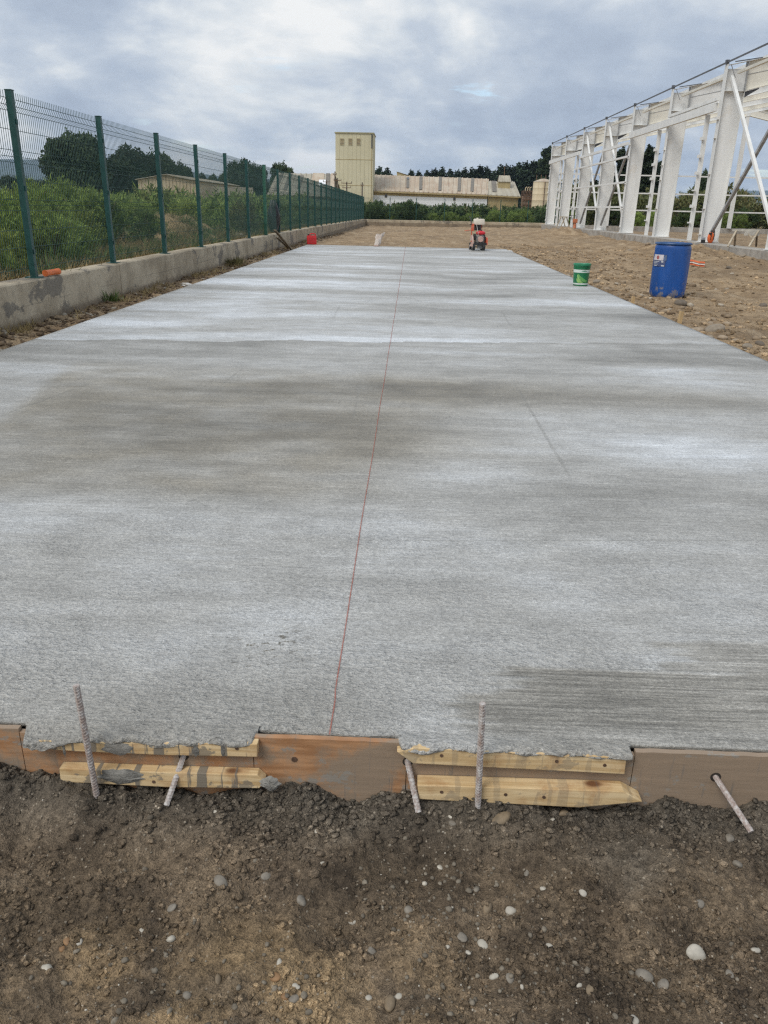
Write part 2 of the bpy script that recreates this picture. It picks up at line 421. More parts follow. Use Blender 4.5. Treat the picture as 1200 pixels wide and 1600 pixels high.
def axis(*segs):
    out = []
    for a, b_, st in segs:
        n = max(1, int(round((b_ - a) / st))); out += list(np.linspace(a, b_, n, endpoint=False))
    out.append(segs[-1][1]); return np.array(out)
gx = axis((-7000, -1000, 1500), (-1000, -200, 200), (-200, -40, 20), (-40, -10, 1.5), (-10, -4.6, 0.3), (-4.6, -3.4, 0.05), (-3.4, -1.2, 0.2), (-1.2, 1.2, 0.0062),
          (1.2, 3.2, 0.2), (3.2, 11, 0.07), (11, 40, 1.0), (40, 200, 20), (200, 1000, 200), (1000, 7000, 1500))
gy = axis((-3000, -300, 900), (-300, -20, 40), (-20, -2, 2), (-2, -0.75, 0.08), (-0.75, 0.03, 0.0062), (0.03, 0.4, 0.06), (0.4, 4, 0.15), (4, 16, 0.08), (16, 34, 0.16), (34, 80, 0.5), (80, 200, 12), (200, 1000, 100), (1000, 8000, 1000))
GX, GY = np.meshgrid(gx, gy)
ground = link('ground', grid_mesh('ground', gx, gy, ground_z(GX, GY), M_SOIL))
tag(ground, 'brown bare soil of the building yard around the new slab', 'ground', kind='structure')

def gz1(x, y): return float(ground_z(np.array([float(x)]), np.array([float(y)]))[0])

# ------------------------------------------------------------------ the concrete slab
def overflow(x):
    """how far the fresh concrete has slumped over the form (m, positive = towards the camera)"""
    L = sstep(x, -0.985, -0.95) * (1 - sstep(x, -0.362, -0.352))
    Rr = sstep(x, -0.012, 0.05) * (1 - sstep(x, 0.592, 0.602))
    w = 0.5 + 0.5 * fbm(x * 9, x * 0 + 3.3, 61, 3)
    return -(0.009 + 0.007 * w)
def slab_masks(X, Y):
    """tone: 0 brown-grey damp concrete, 1 pale blue-white concrete"""
    wob = 0.25 * fbm(X * 0.7, Y * 0.7, 71, 3)
    t = 0.50 + 0.20 * fbm(X * 0.30, Y * 0.62, 72, 3) + 0.13 * fbm(X * 0.16 + 4, Y * 2.1, 73, 3)
    # broomed bands further off run straight across
    bandn = fbm(X * 0.16 + 0.5 * fbm(X * 0.4, Y * 0.3, 86, 2), Y * 0.75 + 0.6 * fbm(X * 0.35, Y * 0.2, 87, 2), 74, 4)
    t = t + 0.34 * bandn * 0.72 * sstep(Y, 3.5, 7)
    # pale reach before and beyond the pour joint at 6.4 m
    j = Y - (6.35 + 0.12 * X + 0.10 * fbm(X * 1.3, X * 0, 75, 2))
    t = t + 0.34 * np.exp(-np.clip(j, 0, 9) / 1.6) * (j > 0) * (1 - 0.45 * sstep(X, 0.2, 2.2)) - 0.13 * np.exp(-np.clip(-j, 0, 9) / 0.7) * (j <= 0)
    t = t + 0.16 * sstep(Y, 7, 13) * (1 - sstep(X, -1.5, 0.6))
    # damp brown field at left between 1.4 and 4.6 m
    a = sstep(Y + 0.35 * wob, 1.55, 1.95) * (1 - sstep(Y + 0.5 * wob, 4.2, 5.0)) * (1 - sstep(X + 0.6 * wob - 0.18 * (Y - 1.5), -0.62, 0.25))
    edge = 1 - sstep(-(X + 2.42 + 0.18 * (Y - 3.2)) - 0.05 * wob, 0.0, 0.16) * sstep(Y, 2.6, 3.0)
    a = a * edge * (0.72 + 0.45 * fbm(X * 1.6, Y * 2.6, 89, 4))
    a2 = 0.75 * np.exp(-((X - 0.55) / 0.75) ** 2 - ((Y - 4.1) / 0.55) ** 2) + 0.5 * np.exp(-((X - 0.1) / 0.6) ** 2 - ((Y - 2.7) / 0.35) ** 2)
    a2 = a2 + 0.55 * np.exp(-((X - 1.9) / 0.9) ** 2 - ((Y - 4.05) / 0.35) ** 2)
    brown = np.clip(a + a2 + 0.14 * wob, 0, 1)
    t = t - 0.23 * brown * (0.75 + 0.5 * fbm(X * 0.9, Y * 1.3, 88, 3))
    # paler blue-white patches in the base colour, right of centre
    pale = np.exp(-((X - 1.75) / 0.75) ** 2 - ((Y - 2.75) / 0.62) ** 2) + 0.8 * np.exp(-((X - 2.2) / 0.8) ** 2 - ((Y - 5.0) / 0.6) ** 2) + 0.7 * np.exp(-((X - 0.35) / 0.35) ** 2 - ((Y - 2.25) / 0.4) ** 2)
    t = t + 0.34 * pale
    # the near apron: even, light, pitted
    near = (1 - sstep(Y + 0.12 * wob, 1.25, 1.6))
    t = t * (1 - 0.75 * near) + 0.75 * near * (0.60 + 0.10 * fbm(X * 1.2, Y * 1.6, 76, 3))
    t = t - 0.18 * near * (1 - sstep(Y, 0.0, 0.45)) * (1 - sstep(X, -0.2, 0.1))
    # a re-broomed darker rectangle at the front right
    rx = X + 0.16 * fbm(X * 2, Y * 22, 77, 3)
    br = sstep(rx, 0.20, 0.34) * (1 - sstep(Y + 0.012 * fbm(X * 6, Y * 2, 78, 2), 0.345, 0.362)) + sstep(rx, 0.86, 0.93) * sstep(Y, 0.35, 0.37) * (1 - sstep(Y, 0.52, 0.56)) * 0.7
    br = np.clip(br, 0, 1)
    fade = 0.55 + 0.45 * sstep(Y, 0.03, 0.12) ; br = br * fade
    t = t - 0.30 * br
    brown = np.clip(brown + 0.45 * br + 0.25 * near * (1 - sstep(Y, 0, 0.4)) * (1 - sstep(X, -0.2, 0.1)), 0, 1)
    pit = near * (1 - br) * (0.45 + 0.55 * sstep(fbm(X * 1.4, Y * 2.2, 79, 2), -0.25, 0.35))
    return np.clip(t, 0, 1), brown, br, pit
sx = axis((XL, -1.35, 0.06), (-1.35, 1.35, 0.011), (1.35, XR, 0.06))
sy = axis((0.0, 0.12, 0.008), (0.12, 1.6, 0.016), (1.6, 7, 0.04), (7, YEND, 0.1))
SX, SY0 = np.meshgrid(sx, sy)
ov = overflow(SX)
SY = SY0 - ov * (1 - sstep(SY0, 0, 0.10))
lip = np.maximum(ov, 0) / 0.04
SZ = 0.0016 * fbm(SX * 1.5, SY * 1.5, 81, 3) + 0.0009 * fbm(SX * 14, SY * 30, 82, 2) - (0.016 * lip + 0.004) * (1 - sstep(SY0, 0, 0.05)) ** 2 + 0.0035 * fbm(SX * 30, SY * 30, 83, 2) * np.clip(lip, 0, 1) * (1 - sstep(SY0, 0.0, 0.06))
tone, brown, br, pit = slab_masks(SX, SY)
# close the solid: skirt under each rim
def slab_mesh(mat):
    ny, nx = SX.shape
    V = np.stack([SX, SY, SZ], -1).reshape(-1, 3)
    i = np.arange(nx * ny).reshape(ny, nx)
    Fc = np.stack([i[:-1, :-1], i[:-1, 1:], i[1:, 1:], i[1:, :-1]], -1).reshape(-1, 4)
    A = [tone.ravel(), brown.ravel(), br.ravel(), pit.ravel()]
    rim = np.concatenate([i[0, :], i[1:, -1], i[-1, -2::-1], i[-2:0:-1, 0]])
    low = V[rim].copy(); low[:, 2] = np.where(low[:, 1] < 0.05, low[:, 2] - 0.020, -0.14)
    low[:, 1] = np.where(V[rim][:, 1] < 0.05, np.maximum(low[:, 1], -0.02) + 0.014, low[:, 1])
    off = len(V); k = len(rim); r = np.arange(k); r2 = (r + 1) % k
    Fk = np.stack([rim[r], off + r, off + r2, rim[r2]], -1)
    V = np.concatenate([V, low]); Fc = np.concatenate([Fc, Fk])
    A = [np.concatenate([a, a[rim]]) for a in A]
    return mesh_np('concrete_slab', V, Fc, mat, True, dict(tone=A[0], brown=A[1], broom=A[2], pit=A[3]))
def concrete_slab_material():
    m, nt, b = new_mat('fresh_concrete')
    p = nt.pos(); x, y, z = nt.sep(p)
    tone_ = nt.attr('tone'); brown_ = nt.attr('brown'); broom_ = nt.attr('broom'); pit_ = nt.attr('pit')
    st1 = nt.noise(nt.scale(p, (0.75, 6.5, 1)), 1.0, 6, 0.62, 0.7)
    st2 = nt.noise(nt.scale(p, (2.5, 75, 1)), 1.0, 3, 0.65)
    st3 = nt.noise(nt.scale(p, (7, 260, 1)), 1.0, 1, 0.6)
    grain = nt.noise(p, 240, 1, 0.75)
    blot = nt.noise(nt.scale(p, (1, 1.6, 1), (2, 5, 0)), 2.2, 6, 0.6)
    t = nt.math('ADD', tone_, nt.math('MULTIPLY', nt.math('SUBTRACT', st1, 0.5), 0.34))
    t = nt.math('ADD', t, nt.math('MULTIPLY', nt.math('SUBTRACT', blot, 0.5), 0.40))
    t = nt.math('ADD', t, nt.math('MULTIPLY', nt.math('SUBTRACT', st2, 0.5), nt.math('ADD', nt.math('MULTIPLY', nt.math('SUBTRACT', 1.0, pit_), 0.26), nt.math('MULTIPLY', broom_, 0.6))))
    t = nt.math('ADD', t, nt.math('MULTIPLY', nt.math('SUBTRACT', grain, 0.5), 0.34), clamp=True)
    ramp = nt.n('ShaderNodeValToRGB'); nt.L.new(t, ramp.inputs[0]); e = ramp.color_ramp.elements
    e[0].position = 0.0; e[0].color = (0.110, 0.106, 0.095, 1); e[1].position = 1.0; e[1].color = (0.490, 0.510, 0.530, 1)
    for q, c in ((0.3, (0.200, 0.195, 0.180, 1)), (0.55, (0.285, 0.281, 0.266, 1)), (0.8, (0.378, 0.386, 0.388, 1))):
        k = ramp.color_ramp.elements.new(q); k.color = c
    c = nt.mix(nt.math('ADD', 0.03, nt.math('MULTIPLY', brown_, 0.75), clamp=True), ramp.outputs[0], (0.84, 0.765, 0.64), 'MULTIPLY')
    # pits: small dark torn pores
    po = nt.voro(nt.scale(p, (0.8, 1.5, 1)), 62); po_n = nt.noise(p, 9, 4, 0.6)
    pores = nt.math('MULTIPLY', nt.mapr(po.outputs['Distance'], 0.26, 0.10), nt.mapr(po_n, 0.50, 0.68))
    pores = nt.math('MULTIPLY', pores, nt.math('ADD', 0.12, nt.math('MULTIPLY', pit_, 0.5)))
    # sparse drag tears left by the broom
    tears = nt.math('MULTIPLY', nt.mapr(nt.noise(nt.scale(p, (16, 110, 1)), 1.0, 3, 0.6), 0.64, 0.72), nt.mapr(nt.noise(p, 2.3, 3, 0.6), 0.40, 0.60))
    c = nt.mix(nt.math('MULTIPLY', tears, 0.55), c, (0.115, 0.110, 0.098))
    c = nt.mix(pores, c, (0.10, 0.098, 0.09))
    # muddy footprints and drips near the chalk line
    fx = nt.math('MULTIPLY', nt.mapr(nt.math('ABSOLUTE', nt.math('ADD', x, 0.40)), 0.16, 0.05), nt.mapr(nt.math('ABSOLUTE', nt.math('SUBTRACT', y, 0.42)), 0.17, 0.05))
    mud = nt.math('MULTIPLY', fx, nt.mapr(nt.noise(nt.scale(p, (1, 1.5, 1)), 24, 6, 0.72), 0.56, 0.60))
    c = nt.mix(nt.math('MULTIPLY', mud, 0.85), c, (0.085, 0.075, 0.055))
    # float marks: long shallow grooves and one pour joint
    groove = None; wn = nt.math('SUBTRACT', nt.noise(p, 3.0, 2, 0.5), 0.5)
    for (x0, y0, x1, y1, w, s) in ((-1.353, 4.78, -1.454, 2.57, 0.012, 0.5), (-0.355, 4.52, -0.332, 3.1, 0.014, 0.35), (0.851, 4.45, 0.849, 2.1, 0.016, 0.5), (-2.53, 3.04, -2.30, 4.3, 0.016, 0.5),
                                   (-0.1, 1.27, 2.1, 1.44, 0.006, 0.55), (0.25, 0.357, 1.1, 0.372, 0.005, 0.55), (1.25, 9.2, 1.2, 7.6, 0.02, 0.4), (-0.95, 9.5, -0.9, 7.8, 0.02, 0.3), (-3.6, 5.92, 3.3, 6.72, 0.012, 0.25)):
        dx, dy = x1 - x0, y1 - y0; ln = math.hypot(dx, dy)
        wv = nt.math('MULTIPLY', wn, 0.02 * min(1, ln / 2))
        dist = nt.math('ABSOLUTE', nt.math('ADD', wv, nt.math('ADD', nt.math('MULTIPLY', nt.math('SUBTRACT', x, x0), dy / ln), nt.math('MULTIPLY', nt.math('SUBTRACT', y, y0), -dx / ln))))
        al = nt.math('ADD', nt.math('MULTIPLY', nt.math('SUBTRACT', x, x0), dx / ln), nt.math('MULTIPLY', nt.math('SUBTRACT', y, y0), dy / ln))
        mk = nt.math('MULTIPLY', nt.mapr(dist, w, w * 0.25), nt.math('MULTIPLY', nt.mapr(al, -0.05, 0.2), nt.mapr(al, ln + 0.05, ln - 0.3)))
        mk = nt.math('MULTIPLY', nt.math('MULTIPLY', mk, s), nt.mapr(po_n, 0.30, 0.50, 0.5, 1.0))
        groove = mk if groove is None else nt.math('MAXIMUM', groove, mk)
    c = nt.mix(nt.math('MULTIPLY', groove, 0.80), c, (0.14, 0.135, 0.12))
    g2 = nt.noise(nt.scale(p, (0.9, 1.35, 1)), 105, 3, 0.7); g3 = nt.noise(nt.scale(p, (0.9, 1.3, 1)), 40, 3, 0.65); g4 = nt.noise(nt.scale(p, (0.8, 1.2, 1), (5, 1, 0)), 6.5, 5, 0.62)
    k1 = nt.math('MULTIPLY', nt.mapr(g2, 0.38, 0.62, 0.80, 1.18, False), nt.mapr(g3, 0.38, 0.62, 0.88, 1.12, False))
    k1 = nt.math('MULTIPLY', k1, nt.math('ADD', 1.0, nt.math('MULTIPLY', nt.math('SUBTRACT', st2, 0.5), nt.math('ADD', nt.math('SUBTRACT', 0.42, nt.math('MULTIPLY', pit_, 0.34)), nt.math('MULTIPLY', broom_, 0.8)))))
    k1 = nt.math('MULTIPLY', k1, nt.mapr(g4, 0.36, 0.64, 1.30, 1.58, False))
    spk = nt.math('MULTIPLY', nt.mapr(nt.noise(nt.scale(p, (1, 1.4, 1), (2, 7, 0)), 58, 4, 0.68), 0.60, 0.66), nt.mapr(g4, 0.60, 0.44))
    k1 = nt.math('MULTIPLY', k1, nt.math('SUBTRACT', 1.0, nt.math('MULTIPLY', spk, nt.math('ADD', 0.22, nt.math('MULTIPLY', pit_, 0.26)))))
    k1 = nt.math('MULTIPLY', k1, nt.mapr(grain, 0.35, 0.65, 0.91, 1.09, False))
    cs = nt.vmath('SCALE', c); nt.put(cs.inputs[3], k1)
    nt.put(b.inputs['Base Color'], cs.outputs[0])
    nt.put(b.inputs['Roughness'], nt.mapr(t, 0.1, 0.9, 0.50, 0.66, False))
    b.inputs['Specular IOR Level'].default_value = 0.5
    h = nt.math('ADD', nt.math('ADD', nt.math('MULTIPLY', g2, 1.6), nt.math('MULTIPLY', st2, nt.math('ADD', 0.8, broom_))), nt.math('ADD', nt.math('MULTIPLY', st3, 0.5), nt.math('MULTIPLY', grain, 0.5)))
    h = nt.math('ADD', h, nt.math('MULTIPLY', g3, nt.math('MULTIPLY', pit_, 5.0)))
    bump(nt, b, h, 0.85, 0.0048)
    return m
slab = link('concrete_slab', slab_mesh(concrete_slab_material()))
tag(slab, 'freshly broomed pale grey concrete slab running to the far end of the yard', 'slab', kind='structure')


BT_L = [float(at_y(px, py, -0.045)[2]) - 0.001 for px, py in ((60, 1157), (402, 1163))]; BT_R = [float(at_y(px, py, -0.045)[2]) - 0.001 for px, py in ((640, 1169), (979, 1184))]
# where the mix slumped over the battens: a ragged lip that belongs to the slab
def lip(x0, x1, seed, blob, dz):
    n = int((x1 - x0) / 0.0035); xs_ = np.linspace(x0, x1, n)
    prof = np.array([(0.035, -0.001), (0.020, 0.0025), (0.0, 0.0045), (-0.018, 0.0060), (-0.030, 0.0060), (-0.039, 0.0045), (-0.0450, 0.0015), (-0.0475, -0.0035), (-0.0440, -0.0075)]); kz = np.array([0, 0, 0.4, 1, 1, 1, 1, 1, 1.0])[:, None]
    m = len(prof); X = np.repeat(xs_[None], m, 0); T = np.arange(m)[:, None] / (m - 1.0)
    ends = sstep(xs_, x0, x0 + 0.02) * (1 - sstep(xs_, x1 - 0.008, x1))
    rag = fbm(X * 26, T * 5 + 0 * X, seed, 3) ; rag2 = fbm(X * 90, T * 16 + 0 * X, seed + 5, 2)
    Y = prof[:, :1] + T ** 1.5 * (-0.010 * rag - 0.004 * rag2 - 0.001); Z = prof[:, 1:] + kz * (dz[0] + (dz[1] - dz[0]) * (X - x0) / (x1 - x0)) + T * (0.009 * rag + 0.004 * rag2) * 1.0 + 0.002 * T
    Z = Z + (T ** 2) * 0.020 * np.clip(fbm(X * 8, 0 * X, seed + 9, 2), -0.7, 0.25)
    if blob is not None:
        b = np.exp(-((X - blob) / 0.055) ** 2) * T ** 1.3; Y = Y - 0.014 * b * (1 + 0.4 * rag); Z = Z - 0.020 * b * (1 + 0.5 * rag)
    Y = np.where(T > 0.3, 0.004 + (Y - 0.004) * ends[None], Y); Z = np.where(T > 0.3, Z * ends[None] + (-0.004) * (1 - ends[None]), Z)
    i = np.arange(n * m).reshape(m, n); Fc = np.stack([i[:-1, 1:], i[:-1, :-1], i[1:, :-1], i[1:, 1:]], -1).reshape(-1, 4)
    one = np.ones(n * m)
    tn = slab_masks(X, np.maximum(Y, 0))
    me = mesh_np('concrete_lip', np.stack([X, Y, Z], -1).reshape(-1, 3), Fc, slab.data.materials[0], True, dict(tone=(tn[0] - 0.06 * T).ravel(), brown=tn[1].ravel() + 0.1, broom=0.4 * tn[2].ravel(), pit=0.8 * one))
    link('concrete_lip', me, slab)
lip(-0.955, -0.352, 411, -0.90, BT_L); lip(0.0, 0.596, 431, None, BT_R)

# red chalk line snapped down the middle
def chalk():
    m, nt, b = new_mat('red_chalk')
    p = nt.pos(); x, y, z = nt.sep(p)
    across = nt.math('ABSOLUTE', nt.attr('across'))
    n = nt.noise(p, 190, 4, 0.7); n2 = nt.noise(nt.scale(p, (1, 0.3, 1)), 16, 3, 0.6)
    core = nt.math('MULTIPLY', nt.mapr(across, 0.40, 0.12), nt.mapr(nt.math('ADD', n, nt.math('MULTIPLY', n2, 0.6)), 0.50, 0.80))
    dust = nt.math('MULTIPLY', nt.mapr(across, 1.0, 0.1), nt.mapr(n, 0.56, 0.75))
    a = nt.math('ADD', nt.math('MULTIPLY', core, 0.70), nt.math('MULTIPLY', dust, 0.28), clamp=True)
    nt.put(b.inputs['Base Color'], (0.36, 0.10, 0.065)); b.inputs['Roughness'].default_value = 0.95
    nt.put(b.inputs['Alpha'], a)
    ys = axis((0.004, 3, 0.05), (3, YEND - 0.1, 0.3)); V = []; A = []
    for yy in ys:
        xc = -0.172 + 0.004 * (yy < 0.2) + 0.0015 * math.sin(yy * 3.1)
        w = 0.0065 + 0.00035 * yy
        zz = 0.0028 + 0.0016 * float(fbm(np.array([xc * 1.5]), np.array([yy * 1.5]), 81, 3)[0])
        for s in (-1, 0, 1): V.append((xc + s * w, yy, zz)); A.append(s)
    n_ = len(ys); Fc = [(3 * i + k, 3 * i + k + 1, 3 * i + k + 4, 3 * i + k + 3) for i in range(n_ - 1) for k in (0, 1)]
    o = link('chalk_line', mesh_np('chalk_line', V, Fc, m, False, {'across': A}))
    tag(o, 'thin red chalk line snapped along the middle of the slab', 'chalk line')
chalk()

# ================================================================== FORMWORK AND BARS (front edge)
def plywood_material():
    m, nt, b = new_mat('form_plywood')
    p = nt.pos()
    n = nt.noise(nt.scale(p, (3, 3, 26)), 2.0, 6, 0.6); n2 = nt.noise(p, 7, 6, 0.65); n3 = nt.noise(p, 2.4, 3, 0.5)
    c = nt.mix(nt.mapr(n, 0.3, 0.7), (0.31, 0.150, 0.066), (0.50, 0.275, 0.140))
    x, y, z = nt.sep(p)
    stain = nt.mapr(nt.math('ADD', n2, nt.math('MULTIPLY', nt.math('SUBTRACT', n3, 0.5), 0.8)), 0.43, 0.60)
    stain = nt.math('MAXIMUM', stain, nt.math('MULTIPLY', nt.mapr(x, 0.0, 0.10), nt.mapr(n2, 0.18, 0.42)))
    c = nt.mix(nt.math('MULTIPLY', stain, 0.85), c, (0.27, 0.215, 0.158))
    drips = nt.mapr(nt.noise(nt.scale(p, (38, 1, 3)), 1.0, 4, 0.6), 0.60, 0.68)
    c = nt.mix(nt.math('MULTIPLY', drips, 0.55), c, (0.16, 0.15, 0.135))
    spl = nt.mapr(nt.noise(nt.scale(p, (1, 1, 1.3), (3, 3, 5)), 11, 6, 0.7), 0.575, 0.62)
    c = nt.mix(nt.math('MULTIPLY', spl, 0.75), c, (0.27, 0.255, 0.225))
    nt.put(b.inputs['Base Color'], c); b.inputs['Roughness'].default_value = 0.62
    bump(nt, b, nt.math('ADD', n, n2), 0.35, 0.004)
    return m
def batten_material(name, smear):
    m, nt, b = new_mat(name)
    p = nt.obj()
    g = nt.noise(nt.scale(p, (2.0, 30, 30)), 2.0, 5, 0.55, 0.6); n2 = nt.noise(p, 9, 6, 0.65)
    c = nt.mix(nt.mapr(g, 0.3, 0.7), (0.50, 0.335, 0.155), (0.72, 0.55, 0.32))
    c = nt.mix(nt.math('MULTIPLY', nt.mapr(n2, 0.52, 0.72), 0.6), c, (0.36, 0.175, 0.065))
    vo = nt.voro(nt.scale(p, (5.2, 9, 9), (0.3, 0.1, 0.2)), 1.0)
    c = nt.mix(nt.mapr(vo.outputs['Distance'], 0.16, 0.06), c, (0.17, 0.075, 0.03))
    dr = nt.mapr(nt.noise(nt.scale(p, (24, 1, 2.2)), 1.0, 5, 0.62), 0.53, 0.57)
    sp = nt.mapr(nt.noise(nt.scale(p, (1, 1, 1.4), (2, 2, 2)), 16, 5, 0.6), 0.56, 0.60)
    c = nt.mix(nt.math('MULTIPLY', nt.math('MAXIMUM', nt.math('MULTIPLY', dr, smear), nt.math('MULTIPLY', sp, 0.3 + 0.5 * smear)), 0.9), c, (0.150, 0.142, 0.125))
    nt.put(b.inputs['Base Color'], c); b.inputs['Roughness'].default_value = 0.7
    bump(nt, b, nt.math('ADD', g, nt.math('MULTIPLY', dr, smear)), 0.4, 0.003)
    return m
M_PLY = plywood_material(); M_BAT = batten_material('pine_batten', 0.30); M_BATS = batten_material('smeared_pine_batten', 0.95)
M_MORT = simple('cement_smear', (0.215, 0.205, 0.182), 0.75, 0.35, 30, bump_s=0.8)
M_NAIL = simple('nail_rust', (0.10, 0.06, 0.04), 0.6, 0.3, 60)
form = thing('formwork', 'plywood edge form with yellow pine battens holding the near end of the slab', 'formwork', (0, 0, -0.16))
def fw(mb, name, mat, bevel=0.0, smooth=False):
    o = mb.build(name, mat, None, smooth, bevel); o.parent = form; o.location = (0, 0, 0.16); return o
YP = -0.020   # face of the plywood; its back touches the concrete
for x0, x1, zt in ((-2.4, -0.962, 0.001), (-0.960, -0.362, -0.010), (-0.360, 0.030, 0.0035), (0.032, 0.602, -0.008), (0.604, 2.4, 0.0025)):
    # a thin uneven sheet, its top edge nibbled
    xs_ = np.linspace(x0, x1, max(4, int((x1 - x0) / 0.02)))
    top = zt + 0.0022 * fbm(xs_ * 14, xs_ * 0 + 1, 91, 3)
    poly = [(x, -0.22) for x in (x0, x1)] + [(x, t) for x, t in zip(xs_[::-1], top[::-1])]
    fw(MB().prism(poly, 'y', YP, -0.004), 'plywood_panel', M_PLY)
def batten(pts, y0, y1, mat):
    cx = sum(p[0] for p in pts) / len(pts); cz = sum(p[1] for p in pts) / len(pts)
    o = MB().prism([(x - cx, z - cz) for x, z in pts], 'y', y0, y1).build('batten', mat, form, False, 0.0022)
    o.location = (cx, 0, cz + 0.16); return o
def P2(lst, Y): return [tuple(at_y(px, py, Y)[[0, 2]]) for px, py in lst]
YU, YL = -0.045, -0.062
b1 = batten(P2([(60, 1157), (118, 1160), (250, 1161), (402, 1163), (402, 1183), (250, 1180), (118, 1174), (60, 1170)], YU), YU, YP - 0.001, M_BATS)
b2 = batten(P2([(92, 1201), (260, 1207), (402, 1211), (414, 1222), (405, 1232), (260, 1230), (95, 1222)], YL + 0.012), YL + 0.012, YP - 0.001, M_BATS)
b3 = batten(P2([(620, 1175), (648, 1169), (979, 1184), (976, 1210), (645, 1193)], YU), YU, YP - 0.001, M_BAT)
b4 = batten(P2([(652, 1227), (975, 1237), (1004, 1253), (905, 1262), (655, 1249)], YL), YL, YP - 0.001, M_BAT)
M_KNOT = simple('bolt_hole', (0.03, 0.022, 0.016), 0.9, 0.2, 40)
for px, py, Y in ((460, 1187, YP), (690, 1181, YU), (870, 1190, YU), (945, 1196, YU), (690, 1238, YL), (790, 1242, YL), (850, 1246, YL), (250, 1167, YU), (370, 1170, YU), (240, 1222, YL + 0.012)):
    q = at_y(px, py, Y - 0.0015)
    fw(MB().tube([q + np.array([0, 0.003, 0]), q], 0.0045 if Y < YP else 0.008, 10), 'nail_head', M_NAIL)
# cement that ran down over the left boards
def smear(pts, Y, thick, seed):
    r = np.random.default_rng(seed); V = []; n = 26
    c = np.mean(pts, axis=0); ring = []
    for k in range(n):
        a = 2 * math.pi * k / n; ring.append((c[0] + (pts[1][0] - pts[0][0]) / 2 * math.cos(a) * (0.75 + 0.4 * r.random()), c[1] + (pts[1][1] - pts[0][1]) / 2 * math.sin(a) * (0.75 + 0.4 * r.random())))
    mb = MB(); vs = [(x, Y, z) for x, z in ring] + [(c[0] + (x - c[0]) * 0.6, Y - thick * (0.6 + 0.6 * r.random()), c[1] + (z - c[1]) * 0.6) for x, z in ring] + [(c[0], Y - thick, c[1])]
    fs = [(k, (k + 1) % n, n + (k + 1) % n, n + k) for k in range(n)] + [(n + k, n + (k + 1) % n, 2 * n) for k in range(n)]
    fw(mb.add(vs, fs), 'cement_smear', M_MORT, smooth=True)
for a, b_, Y, t, s in (((158, 1158), (210, 1181), YU - 0.0005, 0.0022, 1), ((150, 1200), (228, 1226), YL + 0.0115, 0.006, 3), ((344, 1163), (352, 1182), YU - 0.0005, 0.0015, 4), ((96, 1162), (104, 1182), YU - 0.0005, 0.0015, 6),
                       ((405, 1212), (440, 1236), YL + 0.01, 0.008, 5), ((300, 1164), (312, 1182), YU - 0.0005, 0.0015, 9)):
    smear(np.array(P2([a, b_], Y)), Y, t, s)

def rebar_material(name, pale):
    m, nt, b = new_mat(name)
    p = nt.obj(); n = nt.noise(nt.scale(p, (1, 1, 0.6)), 95, 6, 0.7); n2 = nt.noise(p, 160, 3, 0.6)
    c = nt.mix(nt.mapr(n2, 0.3, 0.7), (0.26, 0.195, 0.165), (0.36, 0.29, 0.255))
    c = nt.mix(nt.mapr(n, 0.56 - pale * 0.36, 0.82 - pale * 0.36), c, (0.50, 0.475, 0.45))
    nt.put(b.inputs['Base Color'], c); b.inputs['Roughness'].default_value = 0.65
    bump(nt, b, n2, 0.4, 0.002); return m
M_BAR_A = rebar_material('rebar_grey_coated', 0.52); M_BAR_B = rebar_material('rebar_pink_rust', 0.42); M_BAR_C = rebar_material('rebar_mortared', 0.62)
def rebar(name, a, b, r, mat, label, group):
    a = Vector(a.tolist() if hasattr(a, 'tolist') else a); b = Vector(b.tolist() if hasattr(b, 'tolist') else b); L = (b - a).length
    mb = MB(); n = 14; k = int(L / 0.0016); vs = []; fs = []
    for i in range(k + 1):
        s = L * i / k
        for j in range(n):
            an = 2 * math.pi * j / n
            ph = (s / 0.0085 + 0.5 * abs(((j / n * 2) % 1) - 0.5) * 2) % 1
            rr = r * (1 + 0.13 * max(0, 1 - abs(ph - 0.5) / 0.22)) + (r * 0.12 if j in (0, n // 2) else 0)
            vs.append((rr * math.cos(an), rr * math.sin(an), s))
    for i in range(k):
        for j in range(n): fs.append((i * n + j, i * n + (j + 1) % n, (i + 1) * n + (j + 1) % n, (i + 1) * n + j))
    fs.append(tuple(range(n - 1, -1, -1))); fs.append(tuple(range(k * n, k * n + n)))
    o = mb.add(vs, fs).build(name, mat, None, False, 0, fix=False)
    o.location = a; o.rotation_euler = (b - a).to_track_quat('Z', 'Y').to_euler()
    tag(o, label, 'rebar', group); return o
YS_ = -0.072
def ext(a, b, k): return b + (b - a) * k
a, b_ = at_y(119, 1071, YS_), at_y(150, 1236, YS_); rebar('rebar_stake', ext(a, b_, 0.2), a, 0.0076, M_BAR_B, 'rusty ribbed steel stake leaning left beside the cement-smeared battens', 'upright steel form stakes')
a, b_ = at_y(754, 1099, YS_), at_y(747, 1250, YS_); rebar('rebar_stake', ext(a, b_, 0.2), a, 0.0076, M_BAR_A, 'upright grey ribbed steel stake in front of the clean right battens', 'upright steel form stakes')
